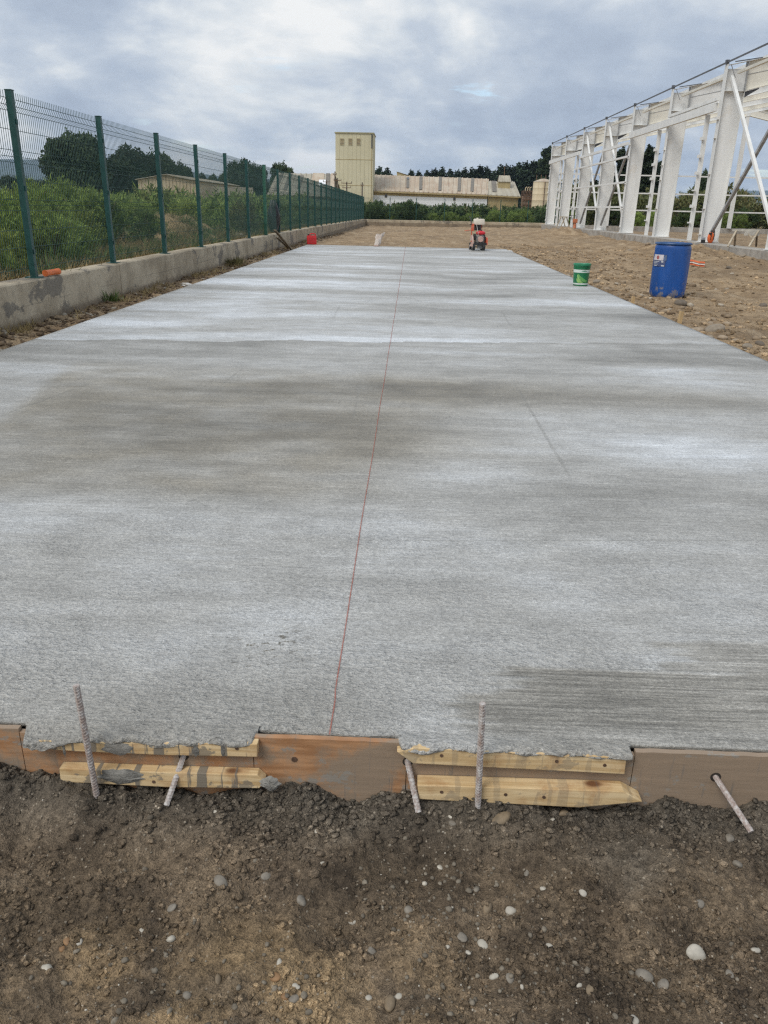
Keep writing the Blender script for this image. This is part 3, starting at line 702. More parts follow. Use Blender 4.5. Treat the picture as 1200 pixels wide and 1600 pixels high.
for pa, pb, zb, mt, lb in (((287, 1181), (260, 1258), -0.165, M_BAR_C, 'mortar-crusted dowel bar poking out below the smeared left batten'),
                           ((637, 1190), (654, 1269), -0.15, M_BAR_A, 'pale ribbed dowel bar out of the plywood near the pointed batten tip'),
                           ((1118, 1214), (1174, 1300), -0.12, M_BAR_B, 'reddish dowel bar sticking out of the bare plywood at right')):
    a = at_y(*pa, YP); b_ = at_z(*pb, zb); d = (b_ - a) / np.linalg.norm(b_ - a)
    rebar('dowel_bar', a - d * 0.015, b_, 0.0070, mt, lb, 'dowel bars through the form')
    fw(MB().tube([a + np.array([0, 0.004, 0]), a + np.array([0, -0.0012, 0])], 0.0135, 12), 'dowel_hole', M_KNOT)

# ------------------------------------------------------------------ clods and pebbles on the dug soil
def clod_material(name, lo, hi, pale=None):
    m, nt, b = new_mat(name); t = nt.attr('tint'); n = nt.noise(nt.pos(), 120, 4, 0.65)
    c = nt.mix(t, lo, hi)
    if pale: c = nt.mix(nt.mapr(t, 0.90, 0.93), c, pale)
    v = nt.vmath('SCALE', c); nt.put(v.inputs[3], nt.mapr(n, 0.3, 0.7, 0.7, 1.25, False))
    nt.put(b.inputs['Base Color'], v.outputs[0]); b.inputs['Roughness'].default_value = 0.9; b.inputs['Specular IOR Level'].default_value = 0.3
    return m
M_CLOD = soil_material('soil_clod', True)
M_CRUMB = soil_material('cement_crumb', True)
M_GRAV = clod_material('yard_gravel', (0.16, 0.112, 0.068), (0.29, 0.222, 0.15), (0.40, 0.345, 0.27))
def scatter(n, x0, x1, y0, y1, dens, r):
    out = []
    while len(out) < n:
        X = r.uniform(x0, x1, n); Y = r.uniform(y0, y1, n); k = r.random(n) < dens(X, Y); out += list(zip(X[k], Y[k]))
    return np.array(out[:n])
r = np.random.default_rng(11)
def soil_stuff(name, n, dens, rmin, rmax, mat, label, power, box, sink=0.35, squash=0.75, rough=0.35):
    Q = scatter(n, *box, dens, r); rad = rmin + (rmax - rmin) * r.random(n) ** power
    Z = ground_z(Q[:, 0], Q[:, 1]) + rad * (squash - sink) * 0.8
    o = link(name, clods_mesh(name, np.stack([Q[:, 0], Q[:, 1], Z], -1), rad, mat, r, squash, rough))
    return tag(o, label, 'gravel', kind='stuff')
fbox = (-1.35, 1.35, -0.72, -0.022)
clus = lambda X, Y: np.clip(0.30 + 0.9 * fbm(X * 3.2, Y * 3.2, 101, 3), 0.04, 1)
soil_stuff('soil_clods', 26000, clus, 0.0011, 0.0085, M_CLOD, 'small brown clods and grit strewn over the dug soil', 5.5, fbox, 0.45, 0.62, 0.6)
soil_stuff('cement_crumbs', 4000, lambda X, Y: np.exp(Y / 0.07) * np.clip(0.5 + 0.8 * fbm(X * 3, Y * 2, 103, 2), 0.08, 1), 0.0015, 0.0115, M_CRUMB, 'dark grey cement crumbs heaped along the foot of the form', 3.6, fbox, 0.4, 0.65, 0.6)

soil_stuff('soil_pebbles', 900, lambda X, Y: np.clip(-0.05 + 0.5 * sstep(-Y, 0.1, 0.4) * sstep(X, -0.7, 0.0) + 0.9 * fbm(X * 2.6, Y * 2.6, 107, 3), 0.01, 1), 0.0022, 0.0078, clod_material('pebble_mix', (0.105, 0.088, 0.066), (0.25, 0.215, 0.165), (0.46, 0.42, 0.35)), 'mixed small rounded gravel lying on the dug soil', 2.2, fbox, 0.45, 0.7, 0.16)
M_PEB = {'white': simple('white_pebble', (0.42, 0.385, 0.32), 0.6, 0.2, 30, dirt=(0.2, 0.155, 0.10), dirt_amt=0.75),
         'grey': simple('grey_pebble', (0.205, 0.180, 0.145), 0.7, 0.25, 40, dirt=(0.12, 0.1, 0.07), dirt_amt=0.6),
         'brown': simple('brown_pebble', (0.20, 0.150, 0.095), 0.75, 0.25, 40, dirt=(0.10, 0.08, 0.055), dirt_amt=0.6),
         'orange': simple('orange_pebble', (0.24, 0.135, 0.062), 0.7, 0.25, 40, dirt=(0.2, 0.15, 0.09), dirt_amt=0.4)}
GEN = {k: 'small %s pebble lying loose on the dark foreground soil' % k for k in M_PEB}
pebs = [(345, 1378, 12, 'grey', 'large oval grey pebble sitting in a small hollow of the soil'), (799, 1423, 9, 'white', None), (849, 1388, 7, 'white', None), (1088, 1491, 14, 'white', 'largest white pebble, on the soil at the lower right'),
        (763, 1418, 11, 'brown', 'long brown-grey pebble left of a round white one'), (704, 1275, 9, 'white', 'white pebble beside the foot of a pale dowel bar'), (707, 1286, 8, 'grey', None), (880, 1270, 8, 'brown', None),
        (862, 1281, 6, 'white', None), (782, 1276, 21, 'brown', 'big brown cobble half buried under the pointed lower batten'), (911, 1396, 6, 'white', None), (688, 1355, 5, 'white', None), (823, 1364, 6, 'grey', None),
        (720, 1464, 8, 'grey', None), (754, 1475, 7, 'white', None), (731, 1489, 6, 'white', None), (860, 1480, 6, 'white', None), (1180, 1483, 7, 'white', None), (1141, 1523, 9, 'grey', None), (1006, 1524, 11, 'grey', 'flat grey pebble left of a tiny white one, lower right'),
        (1018, 1536, 5, 'white', None), (1036, 1540, 9, 'grey', None), (921, 1549, 9, 'brown', None), (905, 1541, 5, 'white', None), (610, 1567, 9, 'brown', None), (622, 1557, 5, 'white', None), (797, 1530, 7, 'grey', None), (771, 1525, 6, 'white', None),
        (268, 1418, 7, 'grey', None), (222, 1455, 6, 'white', None), (267, 1466, 6, 'white', None), (123, 1470, 6, 'white', None), (104, 1471, 6, 'orange', None), (97, 1481, 5, 'orange', None), (472, 1407, 8, 'grey', None), (416, 1369, 7, 'grey', None),
        (496, 1300, 7, 'white', None), (505, 1350, 5, 'white', None), (336, 1268, 5, 'white', None), (437, 1505, 7, 'white', None), (462, 1542, 7, 'white', None), (461, 1559, 8, 'grey', None), (431, 1526, 7, 'orange', None), (444, 1556, 6, 'orange', None),
        (292, 1555, 7, 'grey', None), (74, 1514, 9, 'white', 'dusty white pebble near the lower left corner'), (577, 1558, 6, 'white', None), (582, 1488, 9, 'grey', None), (550, 1441, 5, 'white', None), (340, 1529, 7, 'brown', None), (1152, 1350, 10, 'grey', None), (1092, 1412, 7, 'grey', None),
        (1140, 1310, 8, 'grey', None), (745, 1390, 7, 'grey', None), (640, 1423, 8, 'grey', None), (990, 1595, 8, 'white', None)]
for i, (px, py, rp, col, lb) in enumerate(pebs):
    q = at_z(px, py, -0.19)
    for _ in range(4): q = at_z(px, py, gz1(q[0], q[1]))
    rad = rp * np.linalg.norm(q - ORIG) / F_PX * 0.92
    rr = np.random.default_rng(500 + i)
    o = link('cobble' if rp > 18 else 'pebble', stone_mesh('pebble', (rad * 1.05, rad * (0.7 + 0.2 * rr.random()), rad * 0.55), M_PEB[col], 500 + i, 0.30), None, (q[0], q[1], q[2] + rad * (-0.08 if rp < 18 else -0.22)), (0.3 * rr.normal(), 0.3 * rr.normal(), 6 * rr.random()))
    tag(o, lb or 'small %s pebble on the foreground soil, %s, %s' % (col, 'left part' if px < 400 else ('centre' if px < 800 else 'right part'), 'just below the form' if py < 1320 else ('middle strip' if py < 1450 else 'lowest strip')), 'pebble', '%s pebbles on the foreground soil' % col)

# ================================================================== WALLS AND FENCES
def wall_material():
    m, nt, b = new_mat('site_wall_concrete')
    p = nt.pos(); x, y, z = nt.sep(p)
    n1 = nt.noise(p, 1.6, 6, 0.6); n2 = nt.noise(p, 9, 6, 0.65); n3 = nt.noise(p, 70, 4, 0.65)
    c = nt.mix(nt.mapr(n1, 0.3, 0.7), (0.30, 0.246, 0.170), (0.50, 0.425, 0.310))
    c = nt.mix(nt.math('MULTIPLY', nt.mapr(n2, 0.5, 0.75), 0.5), c, (0.17, 0.145, 0.11))
    # dark damp blotches with sharp rims, as on the real wall
    bl = nt.mapr(nt.noise(nt.scale(p, (1, 0.8, 1.3), (0, 3.3, 0)), 1.5, 6, 0.62), 0.565, 0.59)
    c = nt.mix(nt.math('MULTIPLY', bl, 0.62), c, (0.095, 0.09, 0.085))
    # form-board lines
    wz = nt.math('ABSOLUTE', nt.math('SUBTRACT', z, nt.math('ADD', 0.20, nt.math('MULTIPLY', nt.math('SUBTRACT', n1, 0.5), 0.03))))
    c = nt.mix(nt.math('MULTIPLY', nt.mapr(wz, 0.010, 0.002), nt.mapr(nt.noise(p, 0.9, 3, 0.6), 0.42, 0.62, 0.0, 0.55)), c, (0.12, 0.105, 0.085))
    foot = nt.mapr(nt.math('ADD', z, nt.math('MULTIPLY', n2, -0.16)), 0.03, -0.06)
    c = nt.mix(nt.math('MULTIPLY', foot, 0.7), c, (0.16, 0.118, 0.078))
    v = nt.vmath('SCALE', c); nt.put(v.inputs[3], nt.mapr(n3, 0.3, 0.7, 0.85, 1.15, False))
    nt.put(b.inputs['Base Color'], v.outputs[0]); b.inputs['Roughness'].default_value = 0.88
    bump(nt, b, nt.math('ADD', n2, nt.math('MULTIPLY', n3, 0.5)), 0.5, 0.012)
    return m
M_WALL = wall_material()
M_POST = simple('green_post_paint', (0.012, 0.062, 0.055), 0.45, 0.2, 5)
M_POSTL = simple('light_green_post_paint', (0.03, 0.115, 0.075), 0.5, 0.2, 5)
M_WIRE = simple('green_wire', (0.03, 0.075, 0.062), 0.5, 0.15, 3)
def wall_segment(parent, along, a0, a1, f, bk, z0, z1, seed):
    """one poured length of wall: a box with a slightly wavy top and rounded arris"""
    n = 7; mb = MB(); t = np.linspace(a0, a1, n); vs = []; fs = []
    j = 0.006 * (hashn(np.array([seed]), np.array([3]), 5)[0] - 0.5)
    for k, s in enumerate(t):
        w = 0.012 * vnoise(np.array([s * 1.1]), np.array([seed * 0.37]), 201)[0]
        ring = [(f + j, z0), (f + j, z1 - 0.015 + w), (f + j + np.sign(bk - f) * 0.018, z1 + w), (bk, z1 + w * 0.5), (bk, z0)]
        for u, z in ring: vs.append((u, s, z) if along == 'y' else (s, u, z))
    for k in range(n - 1):
        for i in range(5): fs.append((k * 5 + i, k * 5 + (i + 1) % 5, k * 5 + 5 + (i + 1) % 5, k * 5 + 5 + i))
    fs += [(0, 1, 2, 3, 4), tuple((n - 1) * 5 + i for i in (4, 3, 2, 1, 0))]
    return mb.add(vs, fs).build('wall_segment', M_WALL, parent)
wall = thing('concrete_wall', 'low stained grey concrete wall along the left side of the slab', 'wall', (0, 0, 0))
YB = 74.0
yy = 2.2; k = 0
while yy < YB:
    L = min(2.45 + 0.3 * math.sin(k * 1.7), YB - yy + 0.01)
    wall_segment(wall, 'y', yy + 0.003, yy + L - 0.003, WALL_F, WALL_B, -0.45, WALL_TOP - 0.0039 * max(0, yy - 30), k); yy += L; k += 1
BZ_T = float(at_y(640, 344.0, YB)[2]); BZ_T2 = float(at_y(830, 348.0, YB)[2])
bwall = thing('concrete_wall', 'low concrete wall closing the far end of the yard', 'wall', (0, 0, 0))
xx = WALL_F + 0.02; k = 60
while xx < 13:
    L = 2.5 + 0.2 * math.sin(k * 2.1)
    wall_segment(bwall, 'x', xx + 0.004, xx + L - 0.004, YB - 0.24, YB, -0.6, BZ_T + (BZ_T2 - BZ_T) * max(0, xx) / 10, k); xx += L; k += 1

# welded-mesh fence: folded panels between square posts
def panel_mesh(length):
    V = []; Fc = []
    def wire(pts, r):
        b = len(V); n = len(pts)
        for p in pts:
            for dx, dy in ((-r, -r), (r, -r), (r, r), (-r, r)):
                V.append((p[0] + dx if pts[0][0] == pts[-1][0] else p[0], p[1] + dy, p[2] + (dx if pts[0][0] != pts[-1][0] else 0)))
        for k in range(n - 1):
            for i in range(4): Fc.append((b + 4 * k + i, b + 4 * k + (i + 1) % 4, b + 4 * k + 4 + (i + 1) % 4, b + 4 * k + 4 + i))
    f = 0.032
    zs = [(0.04, 0), (0.70, 0), (0.755, f), (0.81, 0), (1.18, 0), (1.24, f), (1.30, 0), (1.68, 0), (1.74, f), (1.80, 0), (1.865, 0)]
    n = int(length / 0.05)
    for i in range(n + 1):
        x = 0.02 + (length - 0.04) * i / n
        wire([(x, o, z) for z, o in zs], 0.0021)
    for z, o in ((0.10, 0), (0.32, 0), (0.50, 0), (0.70, 0), (0.755, f), (0.81, 0), (1.0, 0), (1.18, 0), (1.24, f), (1.30, 0), (1.5, 0), (1.68, 0), (1.74, f), (1.80, 0)):
        wire([(0.0, o + 0.004, z), (length, o + 0.004, z)], 0.0026)
    return mesh_np('mesh_panel', V, Fc, M_WIRE)
PANEL = panel_mesh(2.5)
def post_mesh(name, w, h, mat):
    mb = MB().box(-w / 2, w / 2, -w / 2, w / 2, -0.02, h)
    mb.box(-w / 2 - 0.004, w / 2 + 0.004, -w / 2 - 0.004, w / 2 + 0.004, h - 0.001, h + 0.008)
    mb.box(-0.075, 0.075, -0.075, 0.075, -0.012, 0.008)
    for z in (0.25, 0.9, 1.55): mb.box(-0.02, 0.02, -w / 2 - 0.012, -w / 2 + 0.001, z, z + 0.05)
    o = mb.build(name, mat, None, False, 0.002); me = o.data; bpy.data.objects.remove(o); return me
POST = post_mesh('post', 0.066, 1.868, M_POST); POSTL = post_mesh('post', 0.085, 1.87, M_POSTL)
fence = thing('mesh_fence', 'dark green welded mesh fence standing on the left wall', 'fence', (0, 0, WALL_TOP))
FX, FY0, SP = -4.218, 7.371, 2.5
for i in range(-2, 27):
    y = FY0 + SP * i; zz = -0.0039 * max(0, y - 30)
    o = link('post', POSTL if i == 6 else POST, fence, (FX, y, zz), (0.006 * math.sin(i * 3.3), 0.008 * math.sin(i * 5.1), R(90)))
    if i == 6: o['label'] = 'thicker, lighter green fence post'
    if i < 26: link('mesh_panel', PANEL, fence, (FX - 0.036, y, zz), (0, 0, R(90)))
bfence = thing('mesh_fence', 'green mesh fence on the far end wall in front of the bushes', 'fence', (0, YB, BZ_T))
xs_b = [at_y(px, 340, YB - 0.1)[0] for px in (609, 650, 694, 737.5, 781, 824)]
xs_b = [xs_b[0] - SP] + xs_b + [xs_b[-1] + SP]
for i, x in enumerate(xs_b):
    zz = (BZ_T2 - BZ_T) * max(0, x) / 10
    link('post', POST, bfence, (x, -0.12, zz))
    if i < len(xs_b) - 1:
        link('mesh_panel', PANEL, bfence, (x, -0.08, zz)).scale = ((xs_b[i + 1] - x) / 2.5, 1, 1)

# ================================================================== THINGS ON THE YARD
def pipe():
    m = simple('orange_pvc', (0.62, 0.145, 0.035), 0.42, 0.12, 8, dirt=(0.45, 0.2, 0.1), dirt_amt=0.4)
    a = at_z(61, 430, WALL_TOP); b = at_z(88, 428, WALL_TOP)
    a = Vector((-4.16, 7.53, WALL_TOP + 0.034)); b = Vector((-4.13, 7.82, WALL_TOP + 0.034))
    t = thing('drain_pipe', 'short orange plastic pipe lying on the left wall by a post', 'pipe', (a + b) / 2 - Vector((0, 0, 0.034)))
    d = (b - a).normalized(); mb = MB(); n = 20; vs = []; fs = []
    s = d.cross(Vector((0, 0, 1))).normalized(); u = s.cross(d)
    L = (b - a).length; mid = (a + b) / 2
    prof = [(0.028, 0), (0.032, 0), (0.032, L * 0.78), (0.035, L * 0.8), (0.035, L), (0.030, L), (0.028, L * 0.7), (0.028, 0)]
    for r_, q in prof:
        for i in range(n):
            an = 2 * math.pi * i / n; vs.append(a + d * q + (s * math.cos(an) + u * math.sin(an)) * r_ - mid + Vector((0, 0, 0.034)))
    for k in range(len(prof) - 1):
        for i in range(n): fs.append((k * n + i, k * n + (i + 1) % n, (k + 1) * n + (i + 1) % n, (k + 1) * n + i))
    mb.add(vs, fs).build('pipe_body', m, t, True)
    mb = MB(); mb.tube([a + d * 0.012 - mid + Vector((0, 0, 0.034)), a - d * 0.006 - mid + Vector((0, 0, 0.034))], 0.036, 20); mb.build('end_ring', simple('orange_pvc_ring', (0.70, 0.17, 0.05), 0.4, 0.1, 9), t, True)
pipe()

def wrap_strip(mb, lower, upper, rad):
    """a thin printed patch on a round body: lower/upper are lists of (angle, z); rad(z) gives the body's radius"""
    vs = []; n = len(lower)
    for (a, z), (a2, z2) in zip(lower, upper):
        for aa, zz in ((a, z), (a2, z2)):
            q = rad(zz); vs.append((q * math.cos(aa), q * math.sin(aa), zz))
    mb.add(vs, [(2 * k, 2 * k + 2, 2 * k + 3, 2 * k + 1) for k in range(n - 1)])
def patch(mb, a0, a1, z0, z1, rad, n=8):
    A = np.linspace(a0, a1, n); wrap_strip(mb, [(a, z0) for a in A], [(a, z1) for a in A], rad)

def drum():
    blue = simple('blue_drum_plastic', (0.006, 0.070, 0.29), 0.36, 0.22, 2.6, dirt=(0.05, 0.10, 0.22), dirt_amt=0.3, stretch=(1, 1, 0.35))
    nt = NT(blue.node_tree); b = next(n_ for n_ in nt.N if n_.type == 'BSDF_PRINCIPLED'); src = b.inputs['Base Color'].links[0].from_socket
    oz = nt.sep(nt.obj())[2]; dn = nt.noise(nt.scale(nt.obj(), (1, 1, 0.7)), 13, 6, 0.7)
    splash = nt.mapr(nt.math('ADD', dn, nt.mapr(oz, 0.38, 0.0, 0.0, 0.22, False)), 0.66, 0.74)
    b2_ = nt.mix(nt.math('MULTIPLY', splash, 0.7), src, (0.24, 0.215, 0.18)); nt.put(b.inputs['Base Color'], b2_)
    x, y = 4.385, 12.25; z = gz1(x, y) - 0.012
    t = thing('plastic_drum', 'tall blue plastic drum with paper labels standing on the soil', 'drum', (x, y, z), 0.0)
    rad = lambda zz: 0.288 + 0.006 * math.sin(math.pi * min(1, max(0, (zz - 0.05) / 0.8))) - 0.030 * max(0, (0.07 - zz) / 0.07) ** 2 - 0.016 * max(0, (zz - 0.80) / 0.045) ** 2 * (zz > 0.80)
    prof = [(0.245, 0.0), (0.262, 0.004)] + [(rad(q), q) for q in np.linspace(0.03, 0.842, 26)] + [(0.262, 0.848), (0.268, 0.853)]
    mb = MB(); n = 48; vs = []; fs = []
    for r_, zz in prof:
        for i in range(n):
            a = 2 * math.pi * i / n
            dent = 0.0035 * math.sin(a * 9 + 2 * zz) * (0.1 < zz < 0.8) + 0.004 * math.exp(-((a - 4.55 + 0.5 * (zz - 0.45)) / 0.05) ** 2) * (0.3 < zz < 0.75)
            vs.append(((r_ - dent) * math.cos(a), (r_ - dent) * math.sin(a), zz))
    for k in range(len(prof) - 1):
        for i in range(n): fs.append((k * n + i, k * n + (i + 1) % n, (k + 1) * n + (i + 1) % n, (k + 1) * n + i))
    fs.append(tuple(range(n - 1, -1, -1)))
    mb.add(vs, fs).build('body', blue, t, True)
    MB().lathe([(0.262, 0.846), (0.292, 0.850), (0.297, 0.858), (0.296, 0.872), (0.289, 0.880), (0.276, 0.880), (0.270, 0.874), (0.268, 0.848)], 48, cap=False).build('rim', simple('drum_rim', (0.03, 0.085, 0.21), 0.42, 0.2, 8), t, True)
    lid = MB().lathe([(0.271, 0.858), (0.20, 0.863), (0.0005, 0.865)], 40, cap=False).build('lid', simple('drum_lid', (0.42, 0.47, 0.52), 0.5, 0.2, 9, dirt=(0.3, 0.26, 0.2)), t, True)
    for an in (0.9, 4.0): MB().lathe([(0.034, 0.0), (0.034, 0.016), (0.027, 0.021), (0.001, 0.021)], 16, (0.17 * math.cos(an), 0.17 * math.sin(an), 0.858)).build('bung', blue, lid, True)
    R1 = lambda zz: rad(zz) + 0.0055
    c0 = math.atan2(-1.645 - y, 0 - x)      # the side that faces the entrance
    ang = lambda u: c0 - math.asin(max(-0.99, min(0.99, u)))   # u: -1 left limb .. 1 right limb
    ang = lambda u: c0 + math.asin(u)
    pm = MB(); patch(pm, ang(-0.92), ang(-0.42), 0.60, 0.69, R1); lb = pm.build('label', simple('paper_label', (0.55, 0.52, 0.53), 0.7, 0.1, 20), t)
    lb['label'] = 'white paper label with a red roundel'
    pm = MB(); A = np.linspace(0, 2 * math.pi, 17); cc = (ang(-0.78) + ang(-0.66)) / 2
    R2 = lambda zz: rad(zz) + 0.0075
    vs = [(R2(0.645) * math.cos(cc), R2(0.645) * math.sin(cc), 0.645)] + [(R2(0.645) * math.cos(cc + 0.10 * math.cos(q)), R2(0.645) * math.sin(cc + 0.10 * math.cos(q)), 0.645 + 0.031 * math.sin(q)) for q in A]
    pm.add(vs, [(0, k + 1, k + 2) for k in range(16)]).build('label_roundel', simple('label_red', (0.36, 0.10, 0.10), 0.7, 0.2, 60), lb)
    pm = MB(); patch(pm, ang(-0.95), ang(-0.30), 0.505, 0.598, R1); lb2 = pm.build('label', simple('dark_label', (0.055, 0.075, 0.16), 0.6, 0.5, 45), t); lb2['label'] = 'dark blue printed label with white lines'
    wm = simple('label_print', (0.52, 0.53, 0.56), 0.7, 0.1, 40)
    for a0, a1, z0, z1 in ((-0.90, -0.62, 0.575, 0.583), (-0.90, -0.70, 0.555, 0.562), (-0.90, -0.66, 0.535, 0.540), (-0.50, -0.34, 0.508, 0.528), (-0.52, -0.40, 0.570, 0.590), (-0.88, -0.72, 0.512, 0.522)):
        pm = MB(); patch(pm, ang(a0), ang(a1), z0, z1, R2, 4); pm.build('print_line', wm, lb2)
    # grey strip right of the white label
    pm = MB(); patch(pm, ang(-0.40), ang(-0.26), 0.60, 0.69, R1, 4); pm.build('label', simple('grey_label', (0.09, 0.13, 0.22), 0.6, 0.4, 50), t)
drum()

def bucket():
    g = simple('bucket_green', (0.010, 0.155, 0.060), 0.35, 0.15, 6)
    x, y = 3.155, 13.42
    t = thing('paint_bucket', 'green plastic pail with white band and leaf print on the slab edge', 'bucket', (x, y, 0.002), 0)
    rad = lambda z: 0.132 + 0.020 * z / 0.39
    MB().lathe([(0.128, 0.0), (0.132, 0.004)] + [(rad(z), z) for z in np.linspace(0.02, 0.30, 8)] + [(0.155, 0.303), (0.155, 0.312), (0.148, 0.314), (0.148, 0.328), (0.157, 0.330), (0.157, 0.338), (0.150, 0.340), (0.150, 0.356)], 36).build('body', g, t, True)
    MB().lathe([(0.150, 0.354), (0.161, 0.354), (0.162, 0.384), (0.157, 0.388), (0.146, 0.388), (0.143, 0.380), (0.0005, 0.379)], 36, cap=False).build('lid', simple('lid_green', (0.022, 0.20, 0.095), 0.38, 0.15, 8), t, True)
    c0 = math.atan2(-1.645 - y, -x); ang = lambda u: c0 + math.asin(max(-0.99, min(0.99, u)))
    Q = lambda z: rad(z) + 0.0015; Q2 = lambda z: rad(z) + 0.003; Q3 = lambda z: rad(z) + 0.0042
    w = simple('bucket_white_print', (0.60, 0.66, 0.60), 0.45, 0.08, 12)
    mb = MB(); patch(mb, c0 - math.pi, c0 + math.pi, 0.232, 0.285, Q, 40); bd = mb.build('white_band', w, t, True)
    mb = MB(); patch(mb, c0 - math.pi, c0 + math.pi, 0.022, 0.048, Q, 40); mb.build('white_band', w, t, True)
    mb = MB(); lo = []; up = []
    for s in np.linspace(0, 1, 10): lo.append((ang(-0.05 + 0.75 * s), 0.252 + 0.004 * s)); up.append((ang(-0.05 + 0.75 * s), 0.252 + 0.004 * s + 0.018 * math.sin(math.pi * s)))
    wrap_strip(mb, lo, up, Q2); mb.build('band_lettering', simple('band_green_print', (0.06, 0.25, 0.16), 0.5, 0.5, 60), bd)
    lf = simple('leaf_print_light', (0.26, 0.46, 0.14), 0.45, 0.12, 10); lf2 = simple('leaf_print_mid', (0.12, 0.33, 0.09), 0.45, 0.12, 10)
    def swoosh(pts_lo, pts_up, q, m_):
        mb = MB(); L = np.array(pts_lo); U = np.array(pts_up); s = np.linspace(0, 1, 12)
        def bz(P, s): return ((1 - s) ** 2)[:, None] * P[0] + (2 * s * (1 - s))[:, None] * P[1] + (s ** 2)[:, None] * P[2]
        a = bz(L, s); b = bz(U, s); wrap_strip(mb, [(ang(u), z) for u, z in a], [(ang(u), z) for u, z in b], q); mb.build('leaf_print', m_, t, True)
    swoosh([(-0.50, 0.190), (-0.45, 0.055), (0.10, 0.052)], [(-0.40, 0.205), (-0.30, 0.115), (0.35, 0.060)], Q, lf)
    swoosh([(-0.42, 0.208), (-0.20, 0.075), (0.72, 0.060)], [(-0.33, 0.212), (0.0, 0.150), (0.80, 0.095)], Q2, lf2)
    swoosh([(-0.55, 0.120), (-0.52, 0.060), (-0.20, 0.050)], [(-0.50, 0.140), (-0.30, 0.080), (0.40, 0.070)], Q3, lf)
    hd = MB(); pts = [(0.158 * math.cos(c0 + a), 0.158 * math.sin(c0 + a), 0.335 - 0.11 * math.sin(math.pi * (a + 1.5) / 3.0 * 1.0) ** 2) for a in np.linspace(1.6, 4.6, 14)]
    hd.tube(pts, 0.003, 6).build('handle', simple('wire_handle', (0.3, 0.3, 0.3), 0.4, 0.1, 9, metal=0.6), t, True)
bucket()

def jerrycan():
    red = simple('red_can_plastic', (0.60, 0.022, 0.022), 0.4, 0.12, 5)
    x, y = -3.50, 27.52
    t = thing('fuel_can', 'red plastic fuel can standing at the far left corner of the slab', 'fuel can', (x, y, 0.002), 0.25)
    MB().box(-0.165, 0.165, -0.10, 0.10, 0.0, 0.30).build('body', red, t, True, 0.035)
    MB().tube([(-0.06, 0, 0.295), (-0.055, 0, 0.345), (-0.02, 0, 0.362), (0.08, 0, 0.362), (0.13, 0, 0.345), (0.14, 0, 0.29)], 0.019, 10).build('handle', red, t, True)
    MB().lathe([(0.03, 0.29), (0.03, 0.345), (0.024, 0.35)], 14, (-0.11, 0, 0)).build('cap', simple('cap_dark', (0.03, 0.012, 0.012), 0.5, 0.2, 9), t, True)
    MB().box(-0.11, 0.11, -0.1055, -0.0985, 0.07, 0.23).build('side_panel', simple('red_can_panel', (0.52, 0.018, 0.02), 0.45, 0.1, 9), t, False, 0.003)
jerrycan()

def sack():
    """an empty cement sack propped up in a fold"""
    m = simple('sack_paper', (0.62, 0.55, 0.49), 0.85, 0.12, 9, dirt=(0.46, 0.33, 0.25), dirt_amt=0.6)
    n = 22; k = 30; V = []; r = np.random.default_rng(5)
    for j in range(n):
        v = j / (n - 1); w = 0.080 + 0.06 * v + 0.012 * math.sin(v * 9); dp = 0.035 * (1 - v) + 0.014
        for i in range(k):
            a = 2 * math.pi * i / k; cr = 0.012 * math.sin(a * 5 + v * 8) + 0.008 * math.sin(a * 11 - v * 17)
            V.append(((w + cr) * math.cos(a) + 0.15 * v + 0.012 * math.sin(v * 6), (dp + cr * 0.7) * math.sin(a), 0.41 * v + (0.025 * math.cos(a * 2 + 1) + 0.03 * math.cos(a)) * v ** 2 + (0.02 * (i % 3 == 0)) * (j == n - 1)))
    i = np.arange(n * k).reshape(n, k); i2 = np.roll(i, -1, 1)
    Fc = np.stack([i[:-1], i2[:-1], i2[1:], i[1:]], -1).reshape(-1, 4)
    t = thing('cement_sack', 'crumpled off-white paper sack propped upright at the far end of the slab', 'sack', (-1.20, 27.3, 0.002), 0.1)
    link('bag', mesh_np('bag', V, Fc, m, True), t)
    MB().lathe([(0.10, 0.0), (0.092, 0.018), (0.06, 0.03), (0.001, 0.032)], 16, (0.0, 0.0, 0)).build('folded_base', simple('sack_base', (0.30, 0.19, 0.15), 0.9, 0.3, 20), t, True)
sack()

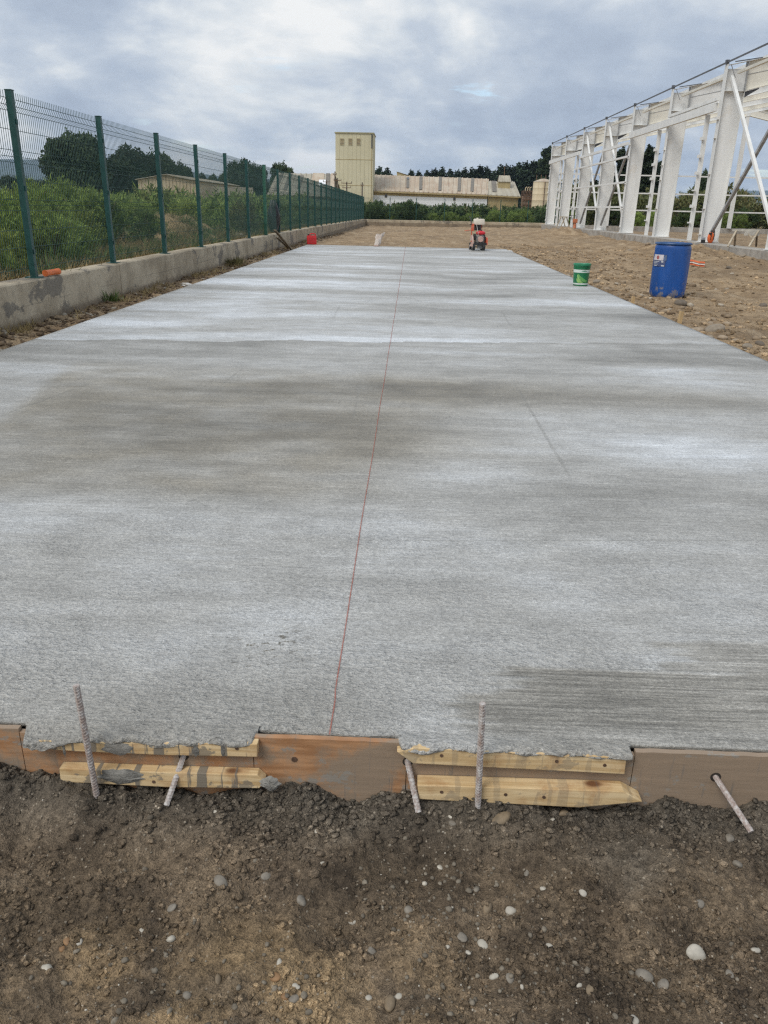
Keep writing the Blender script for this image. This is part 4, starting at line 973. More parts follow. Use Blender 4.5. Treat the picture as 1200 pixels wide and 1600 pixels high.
def concrete_saw():
    org = simple('saw_orange_paint', (0.58, 0.105, 0.045), 0.5, 0.2, 8, dirt=(0.45, 0.36, 0.30), dirt_amt=0.55)
    pale = simple('saw_pale_pink_paint', (0.52, 0.33, 0.27), 0.6, 0.25, 9, dirt=(0.45, 0.42, 0.38), dirt_amt=0.7)
    blk = simple('saw_black', (0.018, 0.018, 0.018), 0.5, 0.3, 12, dirt=(0.14, 0.13, 0.12), dirt_amt=0.4)
    grey = simple('saw_engine_grey', (0.20, 0.195, 0.185), 0.5, 0.35, 14, dirt=(0.05, 0.05, 0.05), dirt_amt=0.7)
    red = simple('saw_red_tank', (0.55, 0.022, 0.03), 0.28, 0.1, 6)
    wht = simple('saw_water_tank', (0.72, 0.66, 0.55), 0.5, 0.08, 5)
    t = thing('concrete_saw', 'orange walk-behind concrete saw with white water tank and red engine tank', 'concrete saw', (2.27, 26.15, 0.002), R(8))
    MB().box(-0.20, 0.21, -0.34, 0.34, 0.20, 0.245).build('deck', grey, t, False, 0.006)
    MB().box(-0.205, 0.215, -0.352, -0.342, 0.17, 0.25).build('bumper', blk, t)
    wl = [(-0.21, -0.26), (0.13, -0.26), (-0.19, 0.27), (0.19, 0.27)]
    for x, y in wl:
        w = MB().tube([(x - 0.04, y, 0.115), (x + 0.04, y, 0.115)], [0.115, 0.115], 24).build('wheel', blk, t, True, 0)
        MB().tube([(x - 0.044, y, 0.115), (x + 0.044, y, 0.115)], 0.055, 16).build('rim', grey, w, True)
    MB().tube([(-0.2, -0.26, 0.115), (0.2, -0.26, 0.115)], 0.016, 10).build('axle', grey, t, True)
    MB().box(-0.09, 0.07, -0.30, -0.275, 0.06, 0.17).build('front_plate', grey, t, False, 0.004)
    # engine
    MB().box(-0.12, 0.15, -0.22, 0.10, 0.246, 0.46).build('engine_block', grey, t, False, 0.02)
    MB().tube([(0.02, -0.225, 0.36), (0.02, -0.262, 0.36)], 0.095, 24).build('recoil_cover', pale, t, True)
    MB().box(0.10, 0.185, -0.20, 0.04, 0.30, 0.50).build('muffler', blk, t, False, 0.015)
    MB().box(-0.175, -0.115, -0.18, 0.06, 0.32, 0.52).build('air_filter', blk, t, False, 0.02)
    V = ICO3_V * np.array([0.155, 0.12, 0.075]); V = np.sign(V) * np.abs(V) ** 0.85 * np.array([0.155, 0.12, 0.075]) ** 0.15
    tk = link('fuel_tank', mesh_np('fuel_tank', V, ICO3_F, red, True), t, (0.05, -0.08, 0.545))
    MB().lathe([(0.028, 0.0), (0.028, 0.028), (0.02, 0.034)], 12, (0.02, 0, 0.068)).build('tank_cap', blk, tk, True)
    MB().box(-0.16, 0.11, -0.244, -0.238, 0.475, 0.49).build('tank_bracket', grey, t)
    # blade guard on the left, belt guard on the right
    gp = [(-0.17, 0.30)] + [(0.22 * math.cos(a) - 0.03, 0.26 + 0.22 * math.sin(a)) for a in np.linspace(R(10), R(170), 14)] + [(-0.28, 0.12), (0.22, 0.12)]
    MB().prism([(y - 0.06, z) for y, z in gp], 'x', -0.265, -0.225).build('blade_guard', pale, t, False, 0.004)
    MB().prism([(-0.30, 0.18), (0.16, 0.18), (0.16, 0.40), (0.02, 0.44), (-0.26, 0.40)], 'x', 0.222, 0.262).build('belt_guard', org, t, False, 0.006)
    MB().prism([(-0.25, 0.02), (0.18, 0.02), (0.10, -0.0), (-0.17, -0.0)], 'x', -0.248, -0.242).build('saw_blade', grey, t)
    # water tank high on the frame, uprights and handles behind
    for x in (-0.19, 0.13): MB().tube([(x, 0.20, 0.24), (x, 0.26, 0.66), (x, 0.24, 0.80)], 0.018, 10).build('upright', org, t, True)
    MB().box(-0.215, -0.165, 0.02, 0.25, 0.60, 0.83).build('control_panel', org, t, False, 0.006)
    MB().box(-0.15, 0.19, 0.02, 0.30, 0.80, 0.985).build('water_tank', wht, t, True, 0.035)
    MB().lathe([(0.035, 0.0), (0.035, 0.03), (0.028, 0.036)], 14, (-0.04, 0.14, 0.98)).build('tank_filler_cap', wht, t, True)
    MB().box(-0.11, 0.10, 0.10, 0.26, 0.62, 0.80).build('battery_box', blk, t, False, 0.01)
    for x, m_ in ((-0.19, blk), (0.16, blk)): MB().tube([(x, 0.26, 0.72), (x, 0.50, 0.98), (x, 0.72, 1.04)], 0.016, 10).build('handle', m_, t, True)
    MB().tube([(-0.30, 0.10, 0.80), (-0.14, 0.10, 0.80)], 0.014, 8).build('depth_lever', blk, t, True)
    MB().tube([(-0.17, 0.12, 0.64), (-0.46, 0.10, 0.605)], 0.010, 8).build('pointer_arm', org, t, True)
    MB().tube([(-0.06, -0.24, 0.245), (-0.075, -0.24, 0.56), (-0.085, 0.04, 0.82)], 0.007, 6).build('water_hose', simple('hose', (0.5, 0.47, 0.43), 0.5, 0.1, 9), t, True)
concrete_saw()

# wooden pegs at the right edge of the slab
M_PEG = simple('pine_peg', (0.52, 0.36, 0.18), 0.75, 0.2, 14, stretch=(1, 1, 0.2))
for px, py, h, lb in ((1061, 507, 0.16, 'short wooden peg at the slab edge beside the large rounded rocks'), (988, 474, 0.12, 'short wooden peg at the slab edge in front of the blue drum')):
    q = at_z(px, py, -0.04); x = max(q[0], XR + 0.03); z = gz1(x, q[1])
    mb = MB(); vs = [(-0.022, -0.018, -0.08), (0.022, -0.018, -0.08), (0.022, 0.018, -0.08), (-0.022, 0.018, -0.08), (-0.024, -0.019, h), (0.023, -0.019, h - 0.008), (0.023, 0.019, h - 0.014), (-0.024, 0.019, h - 0.002)]
    mb.add(vs, [(0, 3, 2, 1), (4, 5, 6, 7), (0, 1, 5, 4), (1, 2, 6, 5), (2, 3, 7, 6), (3, 0, 4, 7)])
    tag(mb.build('wooden_peg', M_PEG, None, False, 0.003, (x, q[1], z), (0.05, 0.04, 0.3)), lb, 'peg', 'pegs along the right slab edge')

# rocks beside the right edge
M_ROCK = {'tan': simple('tan_rock', (0.30, 0.235, 0.165), 0.85, 0.22, 12, dirt=(0.2, 0.14, 0.085), dirt_amt=0.6, bump_s=0.3), 'grey': simple('grey_rock', (0.255, 0.212, 0.160), 0.85, 0.22, 12, dirt=(0.2, 0.15, 0.1), dirt_amt=0.6, bump_s=0.3),
          'dark': simple('dark_rock', (0.14, 0.115, 0.088), 0.85, 0.25, 12, dirt=(0.2, 0.15, 0.1), dirt_amt=0.5, bump_s=0.3)}
rocks = [(1117, 518, 19, 'grey', 'largest rounded grey-tan rock at the right slab edge'), (1090, 513, 15, 'tan', 'low tan rock touching the slab left of the largest rock'), (1063, 476, 13, 'dark', 'dark flat rock in front of the blue drum'), (1110, 527, 7, 'grey', None), (1128, 530, 9, 'tan', None),
         (1150, 537, 8, 'tan', None), (1168, 544, 12, 'grey', None), (1040, 488, 7, 'tan', None), (1022, 483, 6, 'tan', None), (1136, 507, 8, 'tan', None), (1155, 474, 6, 'tan', None), (1192, 476, 8, 'dark', None), (1116, 498, 7, 'tan', None), (1047, 484, 5, 'grey', None), (1110, 506, 6, 'tan', None),
         (1090, 490, 6, 'tan', None), (1135, 452, 5, 'grey', None), (1187, 536, 9, 'dark', None), (932, 442, 7, 'grey', 'small grey stone at the slab edge beside the green pail'), (948, 455, 6, 'tan', None), (905, 392, 5, 'tan', None), (984, 392, 6, 'grey', None), (1012, 385, 6, 'tan', None), (1160, 413, 6, 'grey', None), (1140, 418, 6, 'dark', None)]
for i, (px, py, rp, col, lb) in enumerate(rocks):
    q = at_z(px, py, -0.02)
    for _ in range(4): q = at_z(px, py, gz1(max(q[0], XR + 0.1), q[1]))
    rad = rp * np.linalg.norm(q - ORIG) / F_PX * 0.74; x = max(q[0], XR + rad * 0.75)
    rr = np.random.default_rng(900 + i)
    o = link('rock', stone_mesh('rock', (rad, rad * 0.75, rad * 0.55), M_ROCK[col], 900 + i, 0.22), None, (x, q[1], gz1(x, q[1]) + rad * 0.16), (0.2 * rr.normal(), 0.2 * rr.normal(), 0.6 * rr.normal()))
    tag(o, lb or 'small %s rock lying in the loose soil right of the slab' % col, 'rock', '%s rocks right of the slab' % col)
r = np.random.default_rng(21)
def yard_gravel(name, n, dens, rmin, rmax, box, label, power=3.0, mat=M_GRAV):
    Q = scatter(n, *box, dens, r); rad = rmin + (rmax - rmin) * r.random(n) ** power
    Z = ground_z(Q[:, 0], Q[:, 1]) + rad * 0.2
    tag(link(name, clods_mesh(name, np.stack([Q[:, 0], Q[:, 1], Z], -1), rad, mat, r, 0.6, 0.3)), label, 'gravel', kind='stuff')
yard_gravel('yard_clods', 11000, lambda X, Y: np.clip(0.25 + np.exp(-(X - XR) / 1.2) * 0.8 + 0.8 * fbm(X * 0.8, Y * 0.5, 116, 3), 0.03, 1), 0.005, 0.045, (XR + 0.03, 10.4, 4.5, 32), 'small tan soil clods scattered over the yard right of the slab', 4.0, M_CLOD)
yard_gravel('yard_gravel', 1800, lambda X, Y: np.clip(0.10 + np.exp(-(X - XR) / 0.7) * 1.2 + 0.5 * fbm(X, Y * 0.5, 111, 3), 0.03, 1), 0.006, 0.065, (XR + 0.03, 10.4, 4.5, 30), 'loose stones and gravel strewn over the sandy yard', 6.0)
yard_gravel('wall_rubble', 9000, lambda X, Y: np.clip(0.4 + 0.9 * fbm(X * 2, Y * 0.9, 112, 3), 0.05, 1), 0.004, 0.040, (-4.09, -3.66, 5.5, 45), 'brown rubble and leaf litter between the wall and the slab', 4.5, clod_material('rubble', (0.085, 0.058, 0.036), (0.22, 0.155, 0.095), (0.33, 0.29, 0.23)))
# an orange and white offcut of barrier strip beside the drum
def strip():
    t = thing('barrier_strip', 'crumpled orange and white plastic strip on the soil behind the blue drum', 'barrier strip', (0, 0, 0))
    q = at_z(1086, 410, 0.06); x, y = q[0], q[1]; z = gz1(x, y); t.location = (x, y, z)
    om = simple('strip_orange', (0.62, 0.12, 0.03), 0.5, 0.1, 9); wm = simple('strip_white', (0.62, 0.58, 0.52), 0.5, 0.1, 9)
    for k, (dz, m_) in enumerate(((0.10, om), (0.055, wm), (0.012, om))):
        mb = MB()
        pts = [(-0.22, 0.0, dz + 0.05), (-0.05, 0.03, dz + 0.045), (0.10, -0.02, dz + 0.01), (0.28, 0.02, dz - 0.0)]
        vs = [];
        for p in pts: vs += [(p[0], p[1], p[2]), (p[0], p[1] + 0.03, p[2] + 0.038), (p[0], p[1] + 0.034, p[2] + 0.036), (p[0], p[1] + 0.004, p[2] - 0.002)]
        fs = []
        for j in range(3):
            for i in range(4): fs.append((4 * j + i, 4 * j + (i + 1) % 4, 4 * j + 4 + (i + 1) % 4, 4 * j + 4 + i))
        fs += [(0, 1, 2, 3), (12, 13, 14, 15)]
        mb.add(vs, fs).build('band', m_, t)
strip()

# two scraps of paper on the ground
for px, py, lb in ((797, 393, 'white paper scrap beside the far right corner of the slab'), (296, 446, 'white paper scrap in the rubble beside the left slab edge')):
    q = at_z(px, py, -0.02); z = gz1(q[0], q[1]); x = q[0] if px > 600 else min(q[0], XL - 0.08)
    V = ICO3_V * np.array([0.10, 0.08, 0.035]) * (1 + 0.35 * np.sin(ICO3_V @ np.array([9.0, 4, 7]))[:, None])
    tag(link('paper_scrap', mesh_np('paper_scrap', V, ICO3_F, simple('scrap_paper', (0.62, 0.60, 0.56), 0.85, 0.1, 20), False), None, (x, q[1], gz1(x, q[1]) + 0.03), (0.1, 0.2, px)), lb, 'paper')

# ================================================================== THE STEEL FRAME
def steel_material(name, col, stain=0.5):
    m, nt, b = new_mat(name); p = nt.pos()
    n1 = nt.noise(nt.scale(p, (1, 1, 0.25)), 2.2, 6, 0.6); n2 = nt.noise(p, 14, 5, 0.65)
    c = nt.mix(nt.mapr(n1, 0.3, 0.7), tuple(v * 0.88 for v in col), col)
    c = nt.mix(nt.math('MULTIPLY', nt.mapr(n2, 0.6, 0.75), 0.7 * stain), c, (0.40, 0.33, 0.24))
    c = nt.mix(nt.math('MULTIPLY', nt.mapr(nt.noise(nt.scale(p, (1, 1, 1), (7, 1, 3)), 1.3, 5, 0.6), 0.60, 0.70), 0.45 * stain), c, (0.60, 0.47, 0.30))
    nt.put(b.inputs['Base Color'], c); b.inputs['Roughness'].default_value = 0.5
    return m
M_ST = steel_material('white_steel_paint', (0.80, 0.80, 0.775), 0.4); M_STY = steel_material('yellowed_steel_paint', (0.80, 0.765, 0.67), 0.9)
M_DK = simple('dark_bare_steel', (0.11, 0.115, 0.125), 0.5, 0.3, 6, metal=0.3); M_BRG = simple('grey_brace_steel', (0.33, 0.335, 0.34), 0.5, 0.2, 6)
frame = thing('steel_frame', 'unclad white steel portal frame of a new shed on the right', 'building frame', (10.75, 44, 0.30))
FO = Vector((10.75, 44, 0.30))
def fb(mb, name, mat, parent=None, smooth=False, bevel=0.0):
    o = mb.build(name, mat, None, smooth, bevel)
    o.parent = parent or frame
    o.location = -FO if parent is None else (0, 0, 0)
    return o
XO, XI, XRIDGE, ZE, SLOPE, Z0 = 10.75, 11.40, 25.4, 6.13, 0.20, 0.34
CY = [29.52 + 5.98 * i for i in range(-1, 7)]
def web_poly_column():
    return [(XO + 0.012, Z0), (XI - 0.012, Z0), (XI + 0.06, 5.30), (XI + 0.06, 6.0), (XO + 0.012, 6.0)]
for k, y in enumerate(CY):
    for mir in (0, 1):
        X = (lambda v: v) if not mir else (lambda v: 2 * XRIDGE - v)
        col = fb(MB().prism([(X(u), z) for u, z in web_poly_column()], 'y', y - 0.006, y + 0.006), 'column', M_ST)
        def sub(mb, name, m_=M_ST):
            o = mb.build(name, m_, col); return o
        fl = 0.15
        mb = MB(); mb.box(min(X(XO), X(XO + 0.012)), max(X(XO), X(XO + 0.012)), y - fl, y + fl, Z0, ZE + 0.0); sub(mb, 'outer_flange')
        mb = MB(); mb.bar((X(XI - 0.006), y, Z0), (X(XI + 0.066), y, 5.30), 2 * fl, 0.012, (1, 0, 0)); sub(mb, 'inner_flange')
        sub(MB().box(min(X(XO + 0.0135), X(XI + 0.05)), max(X(XO + 0.0135), X(XI + 0.05)), y - fl, y + fl, 5.30, 5.313), 'stiffener')
        sub(MB().box(min(X(XO - 0.03), X(XI + 0.03)), max(X(XO - 0.03), X(XI + 0.03)), y - 0.19, y + 0.19, Z0 - 0.025, Z0), 'base_plate')
        if not mir:
            for z in (1.51, 2.67, 3.85) + ((0.62, 4.45) if k % 2 else (3.25,)):
                mb = MB().box(XO - 0.075, XO - 0.001, y - 0.10, y + 0.10, z - 0.05, z - 0.042); mb.box(XO - 0.075, XO - 0.001, y - 0.10, y - 0.092, z - 0.05, z + 0.06); sub(mb, 'cleat')
        # rafter: haunched web, bottom and top flange
        xa = XI + 0.075; zt = lambda x: ZE - 0.02 + SLOPE * (x - XO)
        raf = [(xa, zt(xa) - 0.02), (XRIDGE, zt(XRIDGE) - 0.02), (XRIDGE, zt(XRIDGE) - 0.70), (15.2, zt(15.2) - 0.76), (xa, 5.33)]
        rw = fb(MB().prism([(X(u), z) for u, z in raf], 'y', y - 0.005, y + 0.005), 'rafter', M_STY if k % 2 else M_ST)
        pts = [(xa, 5.33), (15.2, zt(15.2) - 0.76), (XRIDGE, zt(XRIDGE) - 0.70)]
        mb = MB()
        for (u0, w0), (u1, w1) in zip(pts[:-1], pts[1:]): mb.bar((X(u0), y, w0), (X(u1), y, w1), 0.26, 0.012)
        mb.build('bottom_flange', M_STY if k % 2 else M_ST, rw)
        MB().bar((X(XO + 0.02), y, zt(XO + 0.02) - 0.012), (X(XRIDGE), y, zt(XRIDGE) - 0.012), 0.26, 0.012).build('top_flange', M_ST, rw)
        MB().bar((X(xa + 0.02), y - 0.012, zt(xa) - 0.42), (X(XRIDGE - 0.5), y - 0.012, zt(XRIDGE - 0.5) - 0.24), 0.012, 0.014).build('web_seam', M_BRG, rw)
        MB().box(min(X(xa - 0.006), X(xa - 0.02)), max(X(xa - 0.006), X(xa - 0.02)), y - 0.14, y + 0.14, 5.25, zt(xa) + 0.02).build('end_plate', M_BRG, rw)
        MB().prism([(X(xa + 0.01), 5.30), (X(xa + 0.5), 5.43), (X(xa + 0.5), 5.40), (X(xa + 0.01), 5.10)], 'y', y - 0.05, y + 0.05).build('haunch_plate', M_DK, rw)
# eave strut, inner strut, purlins along the building
ya, yb = CY[0] - 3.0, CY[-1] + 0.2
fb(MB().box(XO - 0.02, XO + 0.02, ya, yb, ZE + 0.04, ZE + 0.085), 'eave_strut', M_DK)
for y0, y1 in zip(CY[:-1], CY[1:]):
    fb(MB().bar((11.10, y0 + 0.03, 5.86), (11.10, y1 - 0.25, 5.86), 0.09, 0.09), 'eave_tube', M_STY)
    MB()
for x in (12.6, 14.2, 15.8, 17.4, 19.0, 20.6, 22.2, 23.8):
    zt_ = ZE + SLOPE * (x - XO)
    fb(MB().box(x - 0.03, x + 0.03, ya, yb, zt_ + 0.0, zt_ + 0.16), 'purlin', M_ST)
for k, y in enumerate(CY):   # eave cleats and fly braces at each column head
    fb(MB().box(XO - 0.05, XO + 0.06, y - 0.06, y + 0.06, ZE + 0.005, ZE + 0.14), 'eave_cleat', M_DK)
    fb(MB().bar((XO + 0.08, y - 0.20, ZE - 0.02), (XO + 0.30, y - 0.17, ZE - 0.42), 0.02, 0.02), 'fly_brace', M_BRG)
    fb(MB().bar((XO + 0.2, y - 0.2, ZE + 0.06), (XO + 1.0, y - 0.5, ZE + 0.15), 0.04, 0.03), 'tie_rod', M_DK)
# wall girts and door headers, long side
def girt(y0, y1, z, h=0.09, w=0.10, m_=M_ST, name='girt', x=XO - 0.07): return fb(MB().box(x - w / 2, x + w / 2, y0, y1, z, z + h), name, m_)
c = {i - 1: y for i, y in enumerate(CY)}
for z in (1.51, 2.67, 3.85): girt(c[2] - 0.1, c[4] + 0.1, z)
girt(c[2] + 0.2, c[3] - 0.2, 4.45, 0.13); girt(c[3] + 0.2, c[4] + 0.1, 4.45, 0.13)
girt(c[0] + 0.25, c[2] - 0.05, 4.70, 0.28, 0.12, name='door_header'); girt(c[5] - 0.1, c[6] + 0.1, 4.70, 0.26, 0.12, name='door_header')
girt(c[0] + 0.12, c[1] - 0.2, 5.03, 0.10)
girt(c[4] + 0.3, c[5] - 0.3, 4.70, 0.22, 0.12, name='door_header')
for yp in (c[0] + 1.30, c[1] + 1.30, c[4] + 1.4, c[5] + 1.35):
    p_ = fb(MB().box(XO - 0.02, XO + 0.13, yp - 0.05, yp + 0.05, Z0 - 0.01, 4.70), 'door_post', M_ST)
    for z in (0.95, 1.51, 2.10, 2.67, 3.25, 3.85):
        MB().box(XO - 0.085, XO - 0.021, yp - 0.16, yp + 0.10, z, z + (0.05 if z in (0.95, 2.10) else 0.11)).build('cleat', M_ST, p_)
# X bracing
def brace(i, j):
    ya_, yb_ = c[i], c[j]
    fb(MB().bar((XO + 0.20, yb_ - 0.1, 5.75), (XO + 0.20, ya_ + 0.15, Z0 + 0.35), 0.10, 0.10), 'diagonal_brace', M_ST)
    fb(MB().bar((XO + 0.32, yb_ - 0.15, Z0 + 0.25), (XO + 0.32, ya_ + 0.1, 5.55), 0.10, 0.10), 'diagonal_brace', M_BRG)
brace(-1, 0); brace(2, 3); brace(3, 4)
# gable end: posts and girts across the building, and the girts of the far long side
for x in (15.6, 20.5, 25.3, 30.2): fb(MB().box(x - 0.14, x + 0.14, CY[-1] - 0.10, CY[-1] + 0.10, 0.3, ZE + SLOPE * (min(x, 2 * XRIDGE - x) - XO) - 0.55), 'gable_post', M_ST)
for z in (0.16, 1.45, 2.70, 4.0): fb(MB().box(XI + 0.1, 2 * XRIDGE - XI - 0.1, CY[-1] + 0.11, CY[-1] + 0.17, z, z + 0.10), 'gable_girt', M_ST)
# plinth the columns stand on
def plinth():
    m = simple('plinth_concrete', (0.36, 0.335, 0.295), 0.85, 0.22, 3, dirt=(0.22, 0.17, 0.12), dirt_amt=0.7, bump_s=0.3)
    t = thing('plinth_wall', 'low concrete plinth under the white steel columns', 'plinth', (10.9, 44, 0))
    for k, (y0, y1) in enumerate(zip(CY[:-1], CY[1:])):
        mb = MB().box(-0.32, 0.42, y0 - 44 + 0.003, y1 - 44 - 0.003, -0.2, 0.300 + 0.004 * (k % 2))
        mb.build('plinth_segment', m, t, False, 0.012)
    mb = MB().box(-0.32, 0.42, CY[0] - 3 - 44, CY[0] - 44 - 0.003, -0.2, 0.300); mb.build('plinth_segment', m, t, False, 0.012)
    mb = MB().box(-0.34, 30, CY[-1] - 44 + 0.003, CY[-1] + 0.7 - 44, -0.2, 0.297); mb.build('plinth_segment', m, t, False, 0.012)
plinth()
# sawhorse, bag and box by the frame
def sawhorse():
    wd = simple('grey_weathered_wood', (0.42, 0.36, 0.27), 0.8, 0.25, 10); wd2 = simple('brown_weathered_wood', (0.20, 0.145, 0.09), 0.8, 0.25, 10)
    q = at_y(1168, 360, 26.3); x, y = q[0], 26.3; zb = 0.305
    t = thing('sawhorse', 'wooden trestle standing inside the steel frame at right', 'sawhorse', (x, y, zb - 0.0), 0.12)
    H = q[2] - zb
    MB().bar((-0.50, 0, H), (0.42, 0, H), 0.09, 0.06).build('top_beam', simple('pale_wood', (0.52, 0.49, 0.42), 0.75, 0.15, 10), t)
    MB().box(-0.12, 0.40, -0.062, -0.048, H - 0.16, H - 0.02).build('side_board', simple('pale_wood_board', (0.50, 0.47, 0.41), 0.75, 0.15, 10), t)
    for a, b, m_ in (((-0.40, -0.04, H), (-0.72, -0.26, 0.0), wd), ((0.36, -0.05, H), (-0.02, -0.30, 0.0), wd), ((-0.38, 0.04, H), (-0.20, 0.30, 0), wd2), ((0.36, 0.04, H), (0.56, 0.28, 0), wd2), ((0.02, -0.05, H - 0.1), (0.16, -0.15, 0.25), wd)):
        MB().bar(a, b, 0.06, 0.035).build('leg' if b[2] == 0 else 'stay', m_, t)
sawhorse()
def tool_bag():
    q = at_y(1107, 381, 28.9); o_ = simple('bag_orange', (0.66, 0.13, 0.03), 0.6, 0.15, 12); k_ = simple('bag_black', (0.02, 0.02, 0.02), 0.6, 0.2, 12)
    t = thing('tool_bag', 'orange tool bag with black straps at the foot of a white column', 'bag', (11.02, 29.12, 0.302), 0.2)
    V = ICO3_V * np.array([0.13, 0.09, 0.20]) + np.array([0, 0, 0.185]); V[:, 2] = np.maximum(V[:, 2], 0.0)
    link('bag_body', mesh_np('bag_body', V, ICO3_F, o_, True), t)
    for s in (-0.05, 0.06): MB().tube([(s, -0.085, 0.12), (s * 1.2, -0.10, 0.27), (s + 0.02, -0.05, 0.42), (s + 0.05, 0.02, 0.44), (s + 0.06, 0.06, 0.35)], 0.014, 8).build('strap', k_, t, True)
    MB().box(-0.11, -0.03, -0.10, -0.02, 0.30, 0.36).build('pocket', k_, t, False, 0.01)
    t2 = thing('battery_box', 'small black and grey box left of the orange tool bag', 'box', (10.72, 29.0, 0.302), 0.1)
    MB().box(-0.06, 0.06, -0.05, 0.05, 0.0, 0.11).build('case', k_, t2, False, 0.008); MB().box(-0.055, 0.055, -0.045, 0.045, 0.111, 0.20).build('lid', simple('box_grey', (0.30, 0.31, 0.33), 0.6, 0.2, 9), t2, False, 0.008)
tool_bag()
def small_trestle():
    wd = simple('trestle_wood', (0.40, 0.34, 0.25), 0.8, 0.25, 10)
    t = thing('work_trestle', 'small wooden A-shaped trestle at the far end of the steel frame', 'trestle', (10.5, 56.2, gz1(10.5, 56.2)), 0.3)
    for y in (-0.3, 0.3):
        for s in (-1, 1): MB().bar((s * 0.06, y, 0.85), (s * 0.42, y, 0.0), 0.06, 0.05).build('leg', wd, t)
    MB().box(-0.08, 0.08, -0.5, 0.5, 0.852, 0.90).build('top_board', wd, t)
    o_ = simple('breaker_orange', (0.48, 0.16, 0.07), 0.6, 0.25, 10)
    t = thing('rammer', 'orange handled ground rammer beside a column at the far plinth', 'rammer', (10.35, 51.3, gz1(10.35, 51.3) - 0.02), 0.2)
    MB().box(-0.13, 0.13, -0.17, 0.17, 0.0, 0.09).build('foot', M_DK, t, False, 0.01); MB().tube([(0, 0, 0.09), (0.0, 0.03, 0.42)], [0.10, 0.075], 14).build('bellows', o_, t, True)
    MB().box(-0.13, 0.13, -0.09, 0.13, 0.42, 0.66).build('engine', o_, t, False, 0.03)
    MB().tube([(-0.12, 0.1, 0.60), (-0.16, 0.42, 0.86), (0.16, 0.42, 0.86), (0.12, 0.1, 0.60)], 0.018, 8).build('handle', M_DK, t, True)
small_trestle()

# ================================================================== BUILDINGS BEYOND THE YARD
def sheet_material(name, a, b_, rust, amt=0.6, st=(0.5, 0.5, 0.08)):
    m, nt, b = new_mat(name); p = nt.pos()
    n1 = nt.noise(nt.scale(p, st), 3.0, 6, 0.65); n2 = nt.noise(p, 0.25, 5, 0.6); n3 = nt.noise(nt.scale(p, (2.2, 0.1, 0.1)), 1.0, 4, 0.6)
    c = nt.mix(nt.mapr(n2, 0.3, 0.7), a, b_)
    c = nt.mix(nt.math('MULTIPLY', nt.mapr(nt.math('ADD', nt.math('MULTIPLY', n1, 0.5), nt.math('MULTIPLY', n3, 0.5)), 0.45, 0.62), amt), c, rust)
    nt.put(b.inputs['Base Color'], c); b.inputs['Roughness'].default_value = 0.75
    return m
M_TOW = sheet_material('tower_yellow_sheet', (0.56, 0.51, 0.345), (0.62, 0.57, 0.40), (0.50, 0.45, 0.30), 0.3)
M_ROOF = sheet_material('roof_rusty_cream', (0.44, 0.36, 0.265), (0.52, 0.45, 0.35), (0.36, 0.235, 0.155), 0.6)
M_ROOFG = sheet_material('roof_grey_cream', (0.37, 0.34, 0.275), (0.46, 0.42, 0.33), (0.28, 0.24, 0.175), 0.5)
M_YEL = sheet_material('ochre_wall', (0.36, 0.28, 0.13), (0.43, 0.34, 0.17), (0.28, 0.2, 0.1), 0.5)
M_WHT = simple('white_render', (0.80, 0.81, 0.82), 0.8, 0.03, 0.2)
M_SKY = simple('skylight_sheet', (0.175, 0.155, 0.125), 0.6, 0.2, 2)
M_GLASS = simple('window_dark', (0.06, 0.065, 0.07), 0.25, 0.2, 2)
M_LOUV = simple('louvre_grey', (0.30, 0.255, 0.19), 0.7, 0.2, 2)
M_TAN = sheet_material('tan_cladding', (0.54, 0.44, 0.29), (0.62, 0.53, 0.37), (0.43, 0.33, 0.2), 0.4, (1, 1, 0.15))
M_RUST = simple('rusty_steel', (0.15, 0.085, 0.05), 0.8, 0.3, 3)
def ribbed_roof(p0, p1, p2, p3, rib, h, mat, name='roof', parent=None, base=None, thick=0.15):
    """a pitched sheet p0-p1 (eave, left to right), p3-p2 (ridge) with raised ribs running up the slope"""
    p0, p1, p2, p3 = [Vector(p) for p in (p0, p1, p2, p3)]
    n = max(2, int((p1 - p0).length / rib)); nrm = (p1 - p0).cross(p3 - p0).normalized(); mb = MB()
    mb.add([p0, p1, p2, p3, p0 - nrm * thick, p1 - nrm * thick, p2 - nrm * thick, p3 - nrm * thick], [(0, 1, 2, 3), (7, 6, 5, 4), (0, 4, 5, 1), (1, 5, 6, 2), (2, 6, 7, 3), (3, 7, 4, 0)])
    for k in range(n):
        s = (k + 0.5) / n; a = p0.lerp(p1, s); b = p3.lerp(p2, s)
        mb.bar(a + nrm * h * 0.5, b + nrm * h * 0.5, rib * 0.22, h, nrm)
    o = mb.build(name, mat, parent)
    if base is not None: o.location = -Vector(base)
    return o
V3 = lambda a: Vector([float(v) for v in a])
